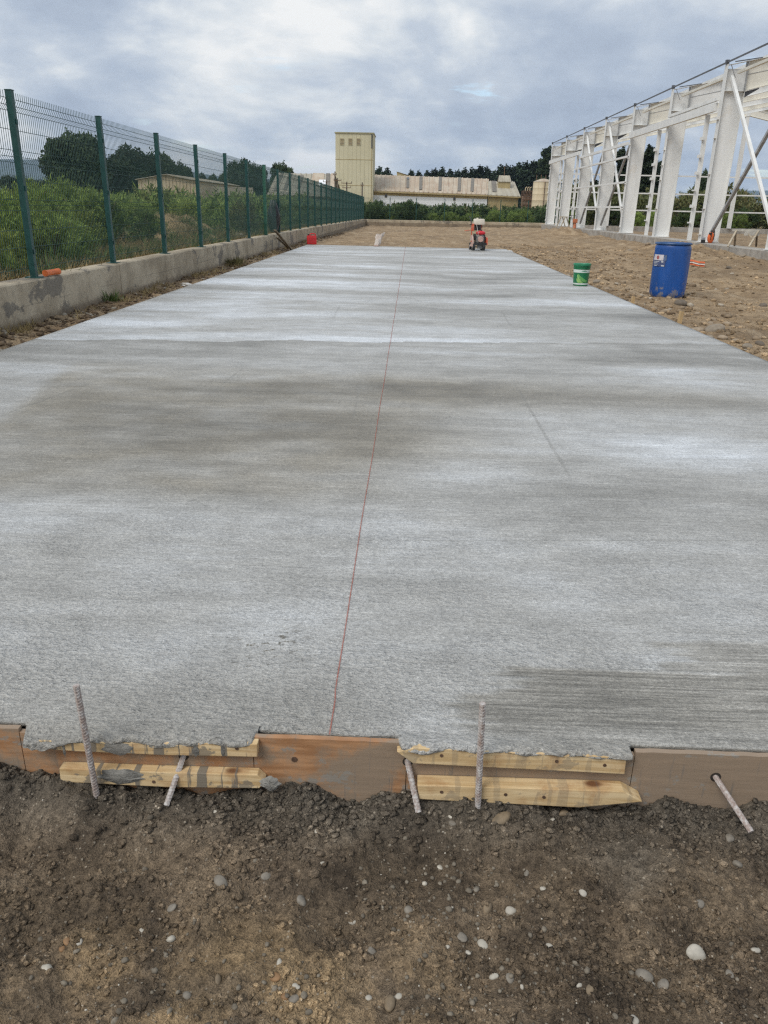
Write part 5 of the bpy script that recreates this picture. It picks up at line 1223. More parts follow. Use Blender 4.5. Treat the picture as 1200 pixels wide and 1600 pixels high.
def tower():
    Y = 170.0; tl = at_y(524, 208, Y); tr = at_y(583.5, 209, Y); x0, x1, zt = tl[0], tr[0], tl[2]
    t = thing('grain_tower', 'tall square pale yellow tower with three small windows near its top', 'tower', (x0, Y, 0)); W = x1 - x0; D = 8.0
    mb = MB(); n = 9
    for k in range(n):      # cladding sheets with a shadow joint between them
        mb.box(W * k / n + 0.015, W * (k + 1) / n - 0.015, 0, 0.06, 0.1, zt)
    mb.box(0.01, W - 0.01, 0.05, D - 0.01, 0.0, zt - 0.02)
    m = 8
    for k in range(m): mb.box(W - 0.01, W + 0.05, D * k / m + 0.075, D * (k + 1) / m - 0.015, 0.1, zt)
    mb.build('wall', M_TOW, t)
    MB().box(-0.15, W + 0.15, -0.15, D + 0.1, zt + 0.002, zt + 0.22).build('roof', sheet_material('tower_cap', (0.33, 0.30, 0.17), (0.4, 0.36, 0.2), (0.25, 0.22, 0.15)), t)
    for f in (0.36, 0.68): MB().box(-0.02, W + 0.07, -0.03, 0.0, zt * f, zt * f + 0.10).build('seam', M_YEL, t)
    for px in (534.5, 547.5, 560.5):
        q = at_y(px, 221.5, Y); cx = q[0] - x0; cz = q[2]
        w = MB().box(cx - 0.36, cx + 0.36, -0.05, -0.002, cz - 0.58, cz + 0.58).build('window', M_LOUV, t)
        fr = MB(); fr.box(cx - 0.42, cx - 0.362, -0.09, -0.001, cz - 0.64, cz + 0.64); fr.box(cx + 0.362, cx + 0.42, -0.09, -0.001, cz - 0.64, cz + 0.64); fr.box(cx - 0.36, cx + 0.36, -0.09, -0.001, cz + 0.582, cz + 0.64); fr.box(cx - 0.36, cx + 0.36, -0.09, -0.001, cz - 0.64, cz - 0.582); fr.build('frame', M_TOW, w)
        for k in range(5): MB().box(cx - 0.35, cx + 0.35, -0.085, -0.052, cz - 0.5 + 0.24 * k, cz - 0.40 + 0.24 * k).build('slat', M_YEL, w)
    q = at_y(581, 222, Y); cx = q[0] - x0
    MB().box(cx - 0.10, cx + 0.12, -0.18, -0.04, zt - 2.6, zt - 0.1).build('vent_duct', M_GLASS, t); MB().box(cx - 0.03, cx + 0.05, -0.10, -0.04, 0.2, zt - 2.6).build('downpipe', M_YEL, t)
tower()
def long_shed():
    Ye, Yr = 172.0, 184.0
    a = at_y(584, 297.5, Ye); b = at_y(762, 304.0, Ye); cR = at_y(764, 279.5, Yr); cL = at_y(584, 273.0, Yr)
    base = (a[0], Ye, 0)
    t = thing('long_shed', 'long low shed with rusty cream roof and white wall right of the tower', 'shed', base)
    ribbed_roof(a, b, cR, cL, 0.95, 0.10, M_ROOF, 'roof', t, base)
    rf = [o for o in t.children if o.name.startswith('roof')][0]
    MB().add([V3(cL), V3(cR), (cR[0], Yr + 12, b[2]), (cL[0], Yr + 12, a[2])], [(0, 1, 2, 3)]).build('rear_roof', M_ROOF, t, loc=-Vector(base))
    e0 = Vector((a[0], Ye, a[2])); e1 = Vector((b[0], Ye, b[2]))
    MB().bar(e0 + Vector((0, -0.1, -0.25)), e1 + Vector((0, -0.1, -0.25)), 0.25, 0.22).build('gutter', M_YEL, t, loc=-Vector(base))
    z1 = min(a[2], b[2])
    mb = MB().add([(a[0] - 1.5, Ye + 0.4, 0), (b[0], Ye + 0.4, 0), (b[0], Ye + 0.4, b[2] - 0.2), (a[0] - 1.5, Ye + 0.4, a[2] - 0.2), (a[0] - 1.5, Ye + 20, 0), (b[0], Ye + 20, 0), (b[0], Ye + 20, b[2] - 0.2), (a[0] - 1.5, Ye + 20, a[2] - 0.2)], [(0, 1, 2, 3), (7, 6, 5, 4), (0, 4, 5, 1), (1, 5, 6, 2), (2, 6, 7, 3), (3, 7, 4, 0)])
    mb.build('wall', M_WHT, t, loc=-Vector(base))
    # ochre strip under the gutter
    MB().add([(a[0], Ye + 0.35, a[2] - 0.85), (b[0], Ye + 0.35, b[2] - 0.85), (b[0], Ye + 0.35, b[2] - 0.25), (a[0], Ye + 0.35, a[2] - 0.25)], [(0, 1, 2, 3)]).build('fascia', M_YEL, t, loc=-Vector(base))
    for px in (637, 657, 687, 717, 737):   # dark translucent strips in the roof
        s = (px - 584) / 178.0; lo = V3(a).lerp(V3(b), s); hi = V3(cL).lerp(V3(cR), s); nrm = (V3(b) - V3(a)).cross(V3(cL) - V3(a)).normalized()
        f0, f1 = (0.12, 0.98) if px != 637 else (0.2, 0.85)
        p0 = lo.lerp(hi, f0) + nrm * 0.13; p1 = lo.lerp(hi, f1) + nrm * 0.13
        sk = MB().bar(p0, p1, 0.62, 0.05, nrm).build('skylight', M_SKY, rf)
        if px == 637: MB().bar(lo.lerp(hi, 0.72) + nrm * 0.2, lo.lerp(hi, 0.84) + nrm * 0.2, 0.5, 0.06, nrm).build('open_hatch', M_GLASS, sk)
    for px, py in ((710, 310.5), (603, 306)):
        q = at_y(px, py, Ye + 0.38); w = MB().box(q[0] - 0.26, q[0] + 0.26, q[1] - 0.05, q[1] - 0.0, q[2] - 0.35, q[2] + 0.35).build('window', M_LOUV, t, loc=-Vector(base))
        MB().box(q[0] - 0.2, q[0] + 0.2, q[1] - 0.07, q[1] - 0.052, q[2] - 0.28, q[2] + 0.28).build('pane', M_GLASS, w)
    # lower bay at the right end
    Y2e, Y2r = 172.0, 181.0
    a = at_y(763, 304.5, Y2e); b = at_y(813.5, 307.0, Y2e); cR = at_y(804, 284.0, Y2r); cL = at_y(763, 283.0, Y2r); base = (a[0], Y2e, 0)
    t = thing('low_shed', 'short ochre shed with grey skylight strip at the right end of the long shed', 'shed', base)
    ribbed_roof(a, b, cR, cL, 0.95, 0.10, M_ROOFG, 'roof', t, base); rf = [o for o in t.children][0]
    MB().add([V3(cL), V3(cR), (b[0], Y2r + 9, b[2]), (a[0], Y2r + 9, a[2])], [(0, 1, 2, 3)]).build('rear_roof', M_ROOFG, t, loc=-Vector(base))
    MB().prism([(Y2e + 0.4, 0), (Y2r + 8.6, 0), (Y2r + 8.6, b[2] - 0.15), (Y2r, cR[2] - 0.25), (Y2e + 0.4, b[2] - 0.15)], 'x', a[0] + 0.02, b[0] - 0.4).build('wall', M_YEL, t, loc=-Vector(base))
    MB().bar(Vector((a[0], Y2e - 0.1, a[2] - 0.2)), Vector((b[0], Y2e - 0.1, b[2] - 0.2)), 0.2, 0.2).build('gutter', M_YEL, t, loc=-Vector(base))
    s = (773 - 763) / 50.0; lo = V3(a).lerp(V3(b), s); hi = V3(cL).lerp(V3(cR), s); nrm = (V3(b) - V3(a)).cross(V3(cL) - V3(a)).normalized()
    MB().bar(lo.lerp(hi, 0.2) + nrm * 0.13, lo.lerp(hi, 0.98) + nrm * 0.13, 0.9, 0.05, nrm).build('skylight', M_SKY, rf)
    # lantern on the roof
    q0 = at_y(778.5, 296, 176.5); q1 = at_y(798.5, 274, 176.5); zb = q0[2] - 1.0
    t2 = thing('roof_lantern', 'small ochre box tower with pitched roof on the low shed', 'lantern', (q0[0], 176.5, zb)); W = q1[0] - q0[0]; H = q1[2] - zb
    MB().box(0, W, 0, 2.6, 0, H * 0.68).build('wall', M_YEL, t2)
    ribbed_roof((-0.15, -0.2, H * 0.67), (W + 0.15, -0.2, H * 0.67), (W - 0.1, 1.3, H), (0.1, 1.3, H), 0.5, 0.06, M_ROOFG, 'roof', t2)
    MB().add([(0.1, 1.3, H), (W - 0.1, 1.3, H), (W + 0.15, 2.8, H * 0.67), (-0.15, 2.8, H * 0.67)], [(0, 1, 2, 3)]).build('rear_roof', M_ROOFG, t2)
    MB().box(W * 0.45, W * 0.50, 1.2, 1.3, H + 0.0, H + 1.7).build('mast', M_RUST, t2)
long_shed()
def silo():
    Y = 168.0; q = at_y(846, 321, Y); tl = at_y(833.5, 284, Y); r_ = q[0] - tl[0]
    t = thing('storage_silo', 'round tan steel silo behind the far corner of the frame', 'silo', (q[0], Y, 0)); H = tl[2]
    prof = []
    for k in range(6): prof += [(r_, H * k / 6 + 0.02), (r_, H * (k + 1) / 6 - 0.04), (r_ + 0.03, H * (k + 1) / 6 - 0.02)]
    MB().lathe([(r_, 0)] + prof, 32).build('shell', M_TAN, t, True)
    MB().lathe([(r_ + 0.08, H), (r_ * 0.3, H + 0.55), (0.01, H + 0.62)], 32, cap=False).build('roof', M_ROOF, t, True)
    MB().box(-0.05, 0.05, -r_ - 0.18, -r_ - 0.06, 0.2, H).build('ladder', M_RUST, t)
    for k in range(3): MB().tube([(-r_ * 0.7 + k * 0.9, 0, H + 0.2), (-r_ * 0.7 + k * 0.9, 0.2, H + 1.3)], 0.06, 6).build('vent_pipe', M_RUST, t)
    a = at_y(816, 322, 170); b = at_y(832, 298, 170); W = b[0] - a[0]; H = b[2]
    t = thing('pipe_rack', 'rusty steel pipe rack between the low shed and the silo', 'rack', (a[0], 170, 0))
    for k in range(4):
        MB().box(W * k / 3 - 0.06, W * k / 3 + 0.06, -0.06, 0.06, 0, H).build('post', M_RUST, t); MB().box(W * k / 3 - 0.06, W * k / 3 + 0.06, 2.0, 2.12, 0, H).build('post', M_RUST, t)
    for z in (0.5, 0.68, 0.84, 0.985): MB().box(-0.1, W + 0.1, -0.10, 0.10, H * z - 0.06, H * z + 0.06).build('beam', M_RUST, t)
    MB().box(0, W, 0.2, 1.9, H * 0.3, H * 0.8).build('tank', simple('rust_tank', (0.27, 0.18, 0.12), 0.8, 0.3, 1), t, False, 0.2)
    for k in range(3): MB().tube([(W * (0.25 + 0.25 * k), 0.5, H), (W * (0.25 + 0.25 * k), 0.5, H + 0.5), (W * (0.4 + 0.25 * k), 0.5, H + 0.7)], 0.09, 8).build('pipe', M_TAN, t, True)
silo()
def left_sheds():
    Ye, Yr = 150.0, 160.0
    a = at_y(417, 304, Ye); b = at_y(523.5, 308, Ye); cL = at_y(433, 270.5, Yr); cR = at_y(523.5, 272, Yr); base = (a[0], Ye, 0)
    t = thing('grey_roof_shed', 'low shed with grey and rust patched roof left of the tower', 'shed', base)
    ribbed_roof(a, b, cR, cL, 1.1, 0.09, M_ROOFG, 'roof', t, base); rf = list(t.children)[0]
    MB().add([V3(cL), V3(cR), (b[0], Yr + 9, b[2]), (a[0], Yr + 9, a[2])], [(0, 1, 2, 3)]).build('rear_roof', M_ROOFG, t, loc=-Vector(base))
    MB().box(a[0] + 0.3, b[0], Ye + 0.4, Yr + 8, 0, min(a[2], b[2]) - 0.2).build('wall', sheet_material('grey_wall', (0.30, 0.28, 0.22), (0.36, 0.33, 0.26), (0.25, 0.21, 0.15)), t, loc=-Vector(base))
    nrm = (V3(b) - V3(a)).cross(V3(cL) - V3(a)).normalized()
    for f0, f1, s, w, m_ in ((0.0, 1.0, 0.88, 0.7, M_SKY), (0.15, 0.98, 0.10, 0.6, M_SKY), (0.2, 0.98, 0.24, 0.6, M_SKY), (0.3, 0.9, 0.44, 0.6, M_SKY), (0.45, 0.7, 0.8, 1.4, M_WHT), (0.1, 1.0, 0.97, 0.9, M_ROOF), (0.62, 1.0, 0.72, 2.2, M_ROOF)):
        lo = V3(a).lerp(V3(b), s); hi = V3(cL).lerp(V3(cR), s)
        MB().bar(lo.lerp(hi, f0) + nrm * 0.12, lo.lerp(hi, f1) + nrm * 0.12, w, 0.05, nrm).build('skylight' if m_ is M_SKY else 'patch_sheet', m_, rf)
    MB().bar(V3(a) + Vector((0, -0.12, -0.15)), V3(b) + Vector((0, -0.12, -0.15)), 0.2, 0.2).build('gutter', M_RUST, t, loc=-Vector(base))
    # tan gabled shed further left
    Y = 95.0; L = at_y(215, 281, Y); A = at_y(262, 272.5, Y); Rr = at_y(307, 282, Y); E = at_y(338, 289, Y + 22); base = (A[0], Y, 0)
    t = thing('gabled_shed', 'tan corrugated shed with shallow gable above the left thicket', 'shed', base)
    x0, x1 = L[0] - A[0], Rr[0] - A[0]; mb = MB(); n = 34
    for k in range(n):
        u0 = x0 + (x1 - x0) * k / n; u1 = x0 + (x1 - x0) * (k + 1) / n
        def top(u): return (L[2] + (A[2] - L[2]) * (u - x0) / (0 - x0)) if u < 0 else (A[2] + (Rr[2] - A[2]) * u / x1)
        d = 0.0 if k % 2 else 0.05
        mb.prism([(u0, 0), (u1, 0), (u1, top(u1) - 0.02), (u0, top(u0) - 0.02)], 'y', d, 0.2)
    mb.build('gable_wall', M_TAN, t)
    MB().box(x1 - 0.25, x1 - 0.05, 0.21, 24, 0, Rr[2] - 0.05).build('side_wall', M_TAN, t); MB().box(x0 + 0.05, x0 + 0.25, 0.21, 24, 0, L[2] - 0.05).build('side_wall', M_TAN, t)
    for a_, b_ in (((x0 - 0.2, L[2]), (0, A[2])), ((x1 + 0.2, Rr[2]), (0, A[2]))):
        ribbed_roof((a_[0], -0.3, a_[1]), (a_[0], 24, a_[1]), (b_[0], 24, b_[1]), (b_[0], -0.3, b_[1]), 1.0, 0.05, M_ROOFG, 'roof', t, None, 0.06) if a_[0] > 0 else ribbed_roof((b_[0], -0.3, b_[1]), (b_[0], 24, b_[1]), (a_[0], 24, a_[1]), (a_[0], -0.3, a_[1]), 1.0, 0.05, M_ROOFG, 'roof', t, None, -0.06)
    q0 = at_y(338, 298, 100); q1 = at_y(395, 293, 100)
    tag(MB().box(q0[0], q1[0], 100, 100.3, 0, q1[2]).build('yard_wall', M_ROOFG, None, False, 0.03), 'low pale wall right of the tan gabled shed', 'wall')
    # far gable peeping over the long shed's ridge
    q0 = at_y(620, 275, 205); q1 = at_y(651, 275, 205); q2 = at_y(622, 268.5, 205)
    t = thing('far_shed', 'ochre gable end showing above the long shed ridge', 'shed', (q0[0], 205, 0)); W = q1[0] - q0[0]
    MB().prism([(0, 0), (W, 0), (W, q1[2] - 0.4), (0.3, q2[2]), (0, q2[2])], 'y', 0, 0.3).build('wall', M_YEL, t)
    MB().add([(-0.1, -0.2, q2[2] + 0.05), (W + 0.3, -0.2, q1[2] - 0.4), (W + 0.3, 8, q1[2] - 0.4), (-0.1, 8, q2[2] + 0.05)], [(0, 1, 2, 3)]).build('roof', M_ROOFG, t)
left_sheds()
def utility_pole(px, py_top, Y, arms, label):
    q = at_y(px, py_top, Y); t = thing('utility_pole', label, 'utility pole', (q[0], Y, 0)); m_ = M_RUST
    MB().tube([(0, 0, 0), (0, 0, q[2])], [0.14, 0.09], 8).build('pole', simple('pole_grey', (0.16, 0.135, 0.11), 0.85, 0.2, 3) if 'pole_grey' not in bpy.data.materials else bpy.data.materials['pole_grey'], t, True)
    for w, dz in arms: MB().box(-w, w, -0.15, -0.05, q[2] - dz - 0.08, q[2] - dz).build('crossarm', m_, t)
    for w, dz in arms:
        for s in (-1, 1): MB().lathe([(0.05, 0), (0.05, 0.2)], 6, (s * w * 0.9, -0.1, q[2] - dz)).build('insulator', M_LOUV, t)
utility_pole(523.4, 268, 120, ((0.25, 0.4),), 'tall thin utility pole against the left edge of the yellow tower')
utility_pole(527.5, 278, 120, ((0.55, 0.3),), 'utility pole with one crossarm low in front of the yellow tower')
utility_pole(541.7, 284, 118, ((0.75, 0.15), (0.6, 0.75)), 'utility pole with two wide crossarms in front of the yellow tower')
utility_pole(510, 281, 125, ((0.5, 0.25),), 'utility pole in front of the grey patched roof')
utility_pole(566, 285, 115, ((0.2, 0.4),), 'slender pole near the right corner of the yellow tower')

# ================================================================== HILLS
def hills(name, x0, x1, Y, zfun, label, seed):
    n, k = 220, 26; xs = np.linspace(x0, x1, n); ys = np.linspace(0, 1, k); X, T = np.meshgrid(xs, ys)
    z = zfun(X) * (1 + 0.10 * fbm(X / 420, X * 0, seed, 5)); Z = z * np.sin(np.clip(T * 1.25, 0, 1) * math.pi / 2) ** 1.2 * (1 + 0.06 * fbm(X / 130, T * 6, seed + 9, 4)) - 3
    o = link(name, grid_mesh(name, xs, ys, Z, M_HILL, X=X, Y=Y + T * 1400 - 500 * (1 - T)))
    return tag(o, label, 'hills', kind='structure')
M_HILL = simple('wooded_hill', (0.045, 0.065, 0.05), 0.95, 0.35, 0.012)
hills('hills', -3600, -100, 3300, lambda X: 185 * (0.55 + 0.45 * np.exp(-((X + 1750) / 900) ** 2)), 'low blue wooded hills on the left horizon', 301)
hills('hills', -100, 4200, 3500, lambda X: 25 + 115 * sstep(X, 700, 2100), 'low blue wooded hills on the right horizon', 311)

# ================================================================== VEGETATION
def leaf_material(name, lo, hi, rnd=0.35, dry=None):
    m, nt, b = new_mat(name); t = nt.attr('tint')
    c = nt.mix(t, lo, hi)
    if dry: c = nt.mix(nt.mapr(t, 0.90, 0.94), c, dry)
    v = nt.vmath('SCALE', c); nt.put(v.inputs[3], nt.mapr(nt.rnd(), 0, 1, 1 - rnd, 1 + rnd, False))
    nt.put(b.inputs['Base Color'], v.outputs[0]); b.inputs['Roughness'].default_value = 0.75; b.inputs['Specular IOR Level'].default_value = 0.25
    try:
        b.inputs['Subsurface Weight'].default_value = 0.0
    except KeyError: pass
    return m
M_BROOM = leaf_material('broom_foliage', (0.042, 0.078, 0.020), (0.245, 0.325, 0.075), 0.30, (0.17, 0.13, 0.06))
M_BROOMY = leaf_material('bright_broom_foliage', (0.075, 0.110, 0.022), (0.34, 0.40, 0.09), 0.25, (0.20, 0.16, 0.06))
M_DARKB = leaf_material('dark_bush_foliage', (0.026, 0.048, 0.018), (0.085, 0.125, 0.040), 0.35, (0.12, 0.085, 0.045))
M_OLIVE = leaf_material('olive_bush_foliage', (0.045, 0.058, 0.022), (0.125, 0.135, 0.050), 0.3, (0.16, 0.12, 0.06))
M_TREE = leaf_material('tree_foliage', (0.018, 0.032, 0.016), (0.060, 0.088, 0.036), 0.3)
M_CONI = leaf_material('conifer_foliage', (0.014, 0.026, 0.016), (0.042, 0.066, 0.034), 0.35)
M_BARK = simple('bark', (0.085, 0.065, 0.048), 0.9, 0.3, 6); M_TWIG = simple('twig_brown', (0.12, 0.085, 0.05), 0.9, 0.3, 8)
M_DRY = leaf_material('dry_grass_blades', (0.17, 0.125, 0.055), (0.36, 0.28, 0.14), 0.2); M_GRASS = leaf_material('green_weed_blades', (0.05, 0.085, 0.025), (0.14, 0.19, 0.06), 0.25)
def blades(P, D, L, W, r):
    """thin pointed blades from P along D"""
    n = len(P); D = D / np.linalg.norm(D, axis=1, keepdims=True); s = np.cross(D, r.normal(size=(n, 3))); s /= np.linalg.norm(s, axis=1, keepdims=True) + 1e-9
    L = np.asarray(L)[:, None]; W = np.asarray(W)[:, None]
    V = np.stack([P, P + D * L * 0.45 + s * W, P + D * L, P + D * L * 0.45 - s * W], 1)
    V[:, 2, 2] -= L[:, 0] * 0.06
    return V
def shrub_mesh(name, seed, mat, H=1.35, Rw=0.95, tufts=85, per=100, blade=0.13, wide=0.0085, upright=0.9):
    r = np.random.default_rng(seed); Vs = []; T = []
    for k in range(tufts):
        a = r.random() * 6.283; el = r.random() ** 0.75; rad = Rw * (0.35 + 0.65 * r.random()) * math.sqrt(1 - (el * 0.92) ** 2) * (1 + 0.25 * math.sin(3 * a + seed))
        top = np.array([rad * math.cos(a), rad * math.sin(a), H * (0.10 + 0.86 * el) * (0.86 + 0.25 * r.random())])
        d = np.array([math.cos(a) * (1 - el) * 0.9, math.sin(a) * (1 - el) * 0.9, upright]) + r.normal(size=3) * 0.22; d /= np.linalg.norm(d)
        ln = (0.26 + 0.22 * r.random()) * H / 1.35
        s = r.random(per); P = top[None] - d[None] * ln * (1 - s[:, None]) + r.normal(size=(per, 3)) * 0.055
        D = d[None] + r.normal(size=(per, 3)) * 0.55
        Vs.append(blades(P, D, blade * (0.6 + 0.8 * r.random(per)), wide * (0.7 + 0.6 * r.random(per)), r))
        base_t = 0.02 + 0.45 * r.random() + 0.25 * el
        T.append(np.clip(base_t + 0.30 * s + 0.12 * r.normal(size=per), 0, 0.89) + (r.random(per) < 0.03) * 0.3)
    V = np.concatenate(Vs); n = len(V); Fc = np.arange(4 * n).reshape(n, 4)
    return mesh_np(name, V.reshape(-1, 3), Fc, mat, False, {'tint': np.clip(np.repeat(np.concatenate(T), 4), 0, 1)})
def stems_mesh(name, seed, H, Rw, n=16):
    r = np.random.default_rng(seed); mb = MB()
    for k in range(n):
        a = r.random() * 6.283; q = Rw * (0.3 + 0.5 * r.random())
        mb.tube([(0.06 * math.cos(a), 0.06 * math.sin(a), -0.05), (q * 0.45 * math.cos(a), q * 0.45 * math.sin(a), H * 0.4), (q * math.cos(a + 0.2), q * math.sin(a + 0.2), H * (0.65 + 0.2 * r.random()))], [0.014, 0.010, 0.004], 5)
    o = mb.build(name, M_TWIG, fix=False); me = o.data; bpy.data.objects.remove(o); return me
SHR = []
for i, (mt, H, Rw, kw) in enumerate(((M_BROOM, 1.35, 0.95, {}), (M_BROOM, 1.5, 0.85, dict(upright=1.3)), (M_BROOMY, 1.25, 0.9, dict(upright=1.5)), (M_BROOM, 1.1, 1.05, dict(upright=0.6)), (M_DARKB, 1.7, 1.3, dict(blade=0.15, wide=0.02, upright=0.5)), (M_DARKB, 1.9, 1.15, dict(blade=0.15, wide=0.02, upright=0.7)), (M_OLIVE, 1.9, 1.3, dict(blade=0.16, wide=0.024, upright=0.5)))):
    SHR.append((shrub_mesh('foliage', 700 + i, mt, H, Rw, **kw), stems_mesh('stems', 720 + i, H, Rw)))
def shrub(v, x, y, z, sc, rz, label, group, zs=1.0, name='broom_shrub'):
    t = thing(name, label, 'shrub', (x, y, z), rz, group); t.scale = (sc, sc, sc * zs)
    link('foliage', SHR[v][0], t); link('stems', SHR[v][1], t); return t
r = np.random.default_rng(77)
def lim(y): return -0.545 * (y + 1.65) - 1.2
def to_px(x, y, z):
    d = np.array([x, y, z]) - ORIG; return 600 + F_PX * (d @ RIGHT) / (d @ FWD), 800 + F_PX * (d @ DOWN) / (d @ FWD)
def where_left(x, y):
    px = to_px(x, y, 1.0)[0]
    for lim_, wd in ((40, 'left of the first fence post'), (165, 'between the first and second fence posts'), (250, 'between the second and third fence posts'), (310, 'between the third and fourth fence posts'), (353, 'between the fourth and fifth fence posts')):
        if px < lim_: return wd
    return 'beyond the fifth fence post'
LOOK = {0: 'bushy green broom shrub', 1: 'tall upright green broom shrub', 2: 'yellow-green broom shrub', 3: 'low spreading green shrub'}
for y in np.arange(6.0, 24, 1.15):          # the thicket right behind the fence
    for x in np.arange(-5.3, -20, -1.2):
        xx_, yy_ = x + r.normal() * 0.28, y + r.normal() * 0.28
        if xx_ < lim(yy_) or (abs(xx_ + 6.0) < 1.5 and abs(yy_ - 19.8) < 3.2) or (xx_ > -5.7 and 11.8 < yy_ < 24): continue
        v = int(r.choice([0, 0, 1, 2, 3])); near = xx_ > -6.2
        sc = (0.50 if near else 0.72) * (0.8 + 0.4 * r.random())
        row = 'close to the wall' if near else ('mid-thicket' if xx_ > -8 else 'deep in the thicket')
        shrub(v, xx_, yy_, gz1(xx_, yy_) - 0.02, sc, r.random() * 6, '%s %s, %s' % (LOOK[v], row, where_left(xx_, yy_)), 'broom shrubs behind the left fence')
# the thicket further back reads as one mass
def thicket(name, spots, mat, label, H=1.35, Rw=1.0, tufts=60, per=17, blade=0.24, wide=0.026):
    base = [shrub_mesh('tmp', 1700 + k, mat, H, Rw, tufts=tufts, per=per, blade=blade, wide=wide) for k in range(4)]
    co = []; ti = []
    for me in base:
        c_ = np.empty(len(me.vertices) * 3, np.float32); me.vertices.foreach_get('co', c_); co.append(c_.reshape(-1, 3))
        t_ = np.empty(len(me.vertices), np.float32); me.attributes['tint'].data.foreach_get('value', t_); ti.append(t_); bpy.data.meshes.remove(me)
    Vs = []; Ts = []
    for k, (x, y, z, sc, zs) in enumerate(spots):
        a = r.random() * 6.283; ca, sa = math.cos(a), math.sin(a); c_ = co[k % 4] * sc; br = 0.14 * r.normal()
        Vs.append(np.stack([c_[:, 0] * ca - c_[:, 1] * sa + x, c_[:, 0] * sa + c_[:, 1] * ca + y, c_[:, 2] * zs + z], -1)); Ts.append(np.clip(ti[k % 4] + br, 0, 0.92))
    V = np.concatenate(Vs); n = len(V) // 4
    tag(link(name, mesh_np(name, V, np.arange(4 * n).reshape(n, 4), mat, False, {'tint': np.concatenate(Ts)})), label, 'thicket', kind='stuff')
sp = []
for y in np.arange(24.5, 72, 2.0):
    for x in np.arange(-6.0, -42, -2.0):
        xx_, yy_ = x + r.normal() * 0.5, y + r.normal() * 0.5
        if xx_ > lim(yy_) - 0.12 * yy_: sp.append((xx_, yy_, 0.28, 0.95 * (0.75 + 0.45 * r.random()), 1.0))
thicket('shrub_thicket', sp, M_BROOM, 'dense green shrub thicket stretching back behind the left fence')
sp = [(x + r.normal() * 0.4, y + r.normal() * 0.3, -0.2, 1.3 * (0.85 + 0.3 * r.random()), 0.78) for x in np.arange(-6, 16, 1.3) for y in (77.6, 79.8)]
thicket('hedge_mass', sp, M_DARKB, 'dark green mass of bushes filling the strip beyond the far wall', H=1.75, Rw=1.2, tufts=90, per=22, blade=0.26, wide=0.04)
sp = [(x + r.normal() * 0.5, 91 + r.normal() * 1.5, 0.0, 1.9 * (0.8 + 0.35 * r.random()), 0.95) for x in np.arange(18, 52, 1.9)] + [(x + r.normal() * 0.5, 96 + r.normal() * 1.5, 0.0, 2.2 * (0.8 + 0.35 * r.random()), 0.95) for x in np.arange(18, 56, 2.4)]
thicket('olive_hedge', sp, M_OLIVE, 'tall olive green hedge behind the white steel frame', H=1.9, Rw=1.2, tufts=90, per=24, blade=0.22, wide=0.035)
def where_back(x, y):
    px = to_px(x, y, 1.0)[0]
    for lim_, wd in ((592, 'beside the far left fence corner'), (640, 'below the left end of the long shed'), (690, 'below the middle of the long shed'), (728, 'left of the concrete saw'), (768, 'behind the concrete saw'), (815, 'below the low ochre shed')):
        if px < lim_: return wd
    return 'below the silo'
for x in np.arange(-5.5, 15, 1.25):         # front row beyond the far wall
    v = int(r.choice([0, 4, 3, 0])); xx_ = x + r.normal() * 0.4; yy_ = 75.6 + r.normal() * 0.3
    shrub(v, xx_, yy_, -0.2, 1.1 * (0.8 + 0.35 * r.random()), r.random() * 6, '%s bush just beyond the far wall, %s' % ({4: 'dark green', 0: 'mid green', 3: 'low spreading green'}[v], where_back(xx_, yy_)), 'bushes beyond the far wall', 0.95, 'bush')
def where_right(x, y):
    px = to_px(x, y, 1.0)[0]
    for lim_, wd in ((900, 'far bays'), (960, 'X-braced bays'), (1020, 'third bay from the right'), (1090, 'second bay from the right'), (1150, 'bay beside the orange bag')):
        if px < lim_: return wd
    return 'bay above the sawhorse'
for x in np.arange(14, 44, 2.1):          # green undergrowth seen through the steel frame
    v = int(r.choice([4, 0, 6])); xx_ = x + r.normal() * 0.5; yy_ = 84 + r.normal() * 1.5
    shrub(v, xx_, yy_, 0.0, 1.2 * (0.8 + 0.4 * r.random()), r.random() * 6, '%s bush seen low through the frame, %s' % ({4: 'dark green', 0: 'leafy green', 6: 'olive green'}[v], where_right(xx_, yy_)), 'bushes behind the steel frame', 0.9, 'bush')

# dry grass and weeds
def tufts_mesh(name, Q, mat, r, per=16, ln=0.22, w=0.004, spread=0.5):
    n = len(Q); P = np.repeat(Q, per, 0) + r.normal(size=(n * per, 3)) * np.array([0.035, 0.035, 0.0]); D = r.normal(size=(n * per, 3)) * spread; D[:, 2] = 1
    V = blades(P, D, ln * (0.4 + 0.9 * r.random(n * per)), w * (0.6 + 0.8 * r.random(n * per)), r); m = len(V)
    return mesh_np(name, V.reshape(-1, 3), np.arange(4 * m).reshape(m, 4), mat, False, {'tint': np.repeat(r.random(m), 4)})
def strip_tufts(name, n, box, dens, mat, label, **kw):
    Q = scatter(n, *box, dens, r); Z = ground_z(Q[:, 0], Q[:, 1]) - 0.01
    tag(link(name, tufts_mesh(name, np.stack([Q[:, 0], Q[:, 1], Z], -1), mat, r, **kw)), label, 'grass', kind='stuff')
strip_tufts('dry_grass', 1500, (-6.6, -4.36, 5, 34), lambda X, Y: np.clip(0.35 + 0.9 * fbm(X, Y * 0.6, 121, 2), 0.03, 1) * np.exp((X + 4.36) / 1.1), M_DRY, 'dry yellow grass at the foot of the fence behind the wall', per=14, ln=0.24)
strip_tufts('green_weeds', 420, (-6.0, -4.36, 5, 34), lambda X, Y: np.clip(0.2 + 1.0 * fbm(X * 1.5, Y * 0.8, 123, 2), 0.02, 1), M_GRASS, 'green weeds among the dry grass behind the wall', per=16, ln=0.26, w=0.006)
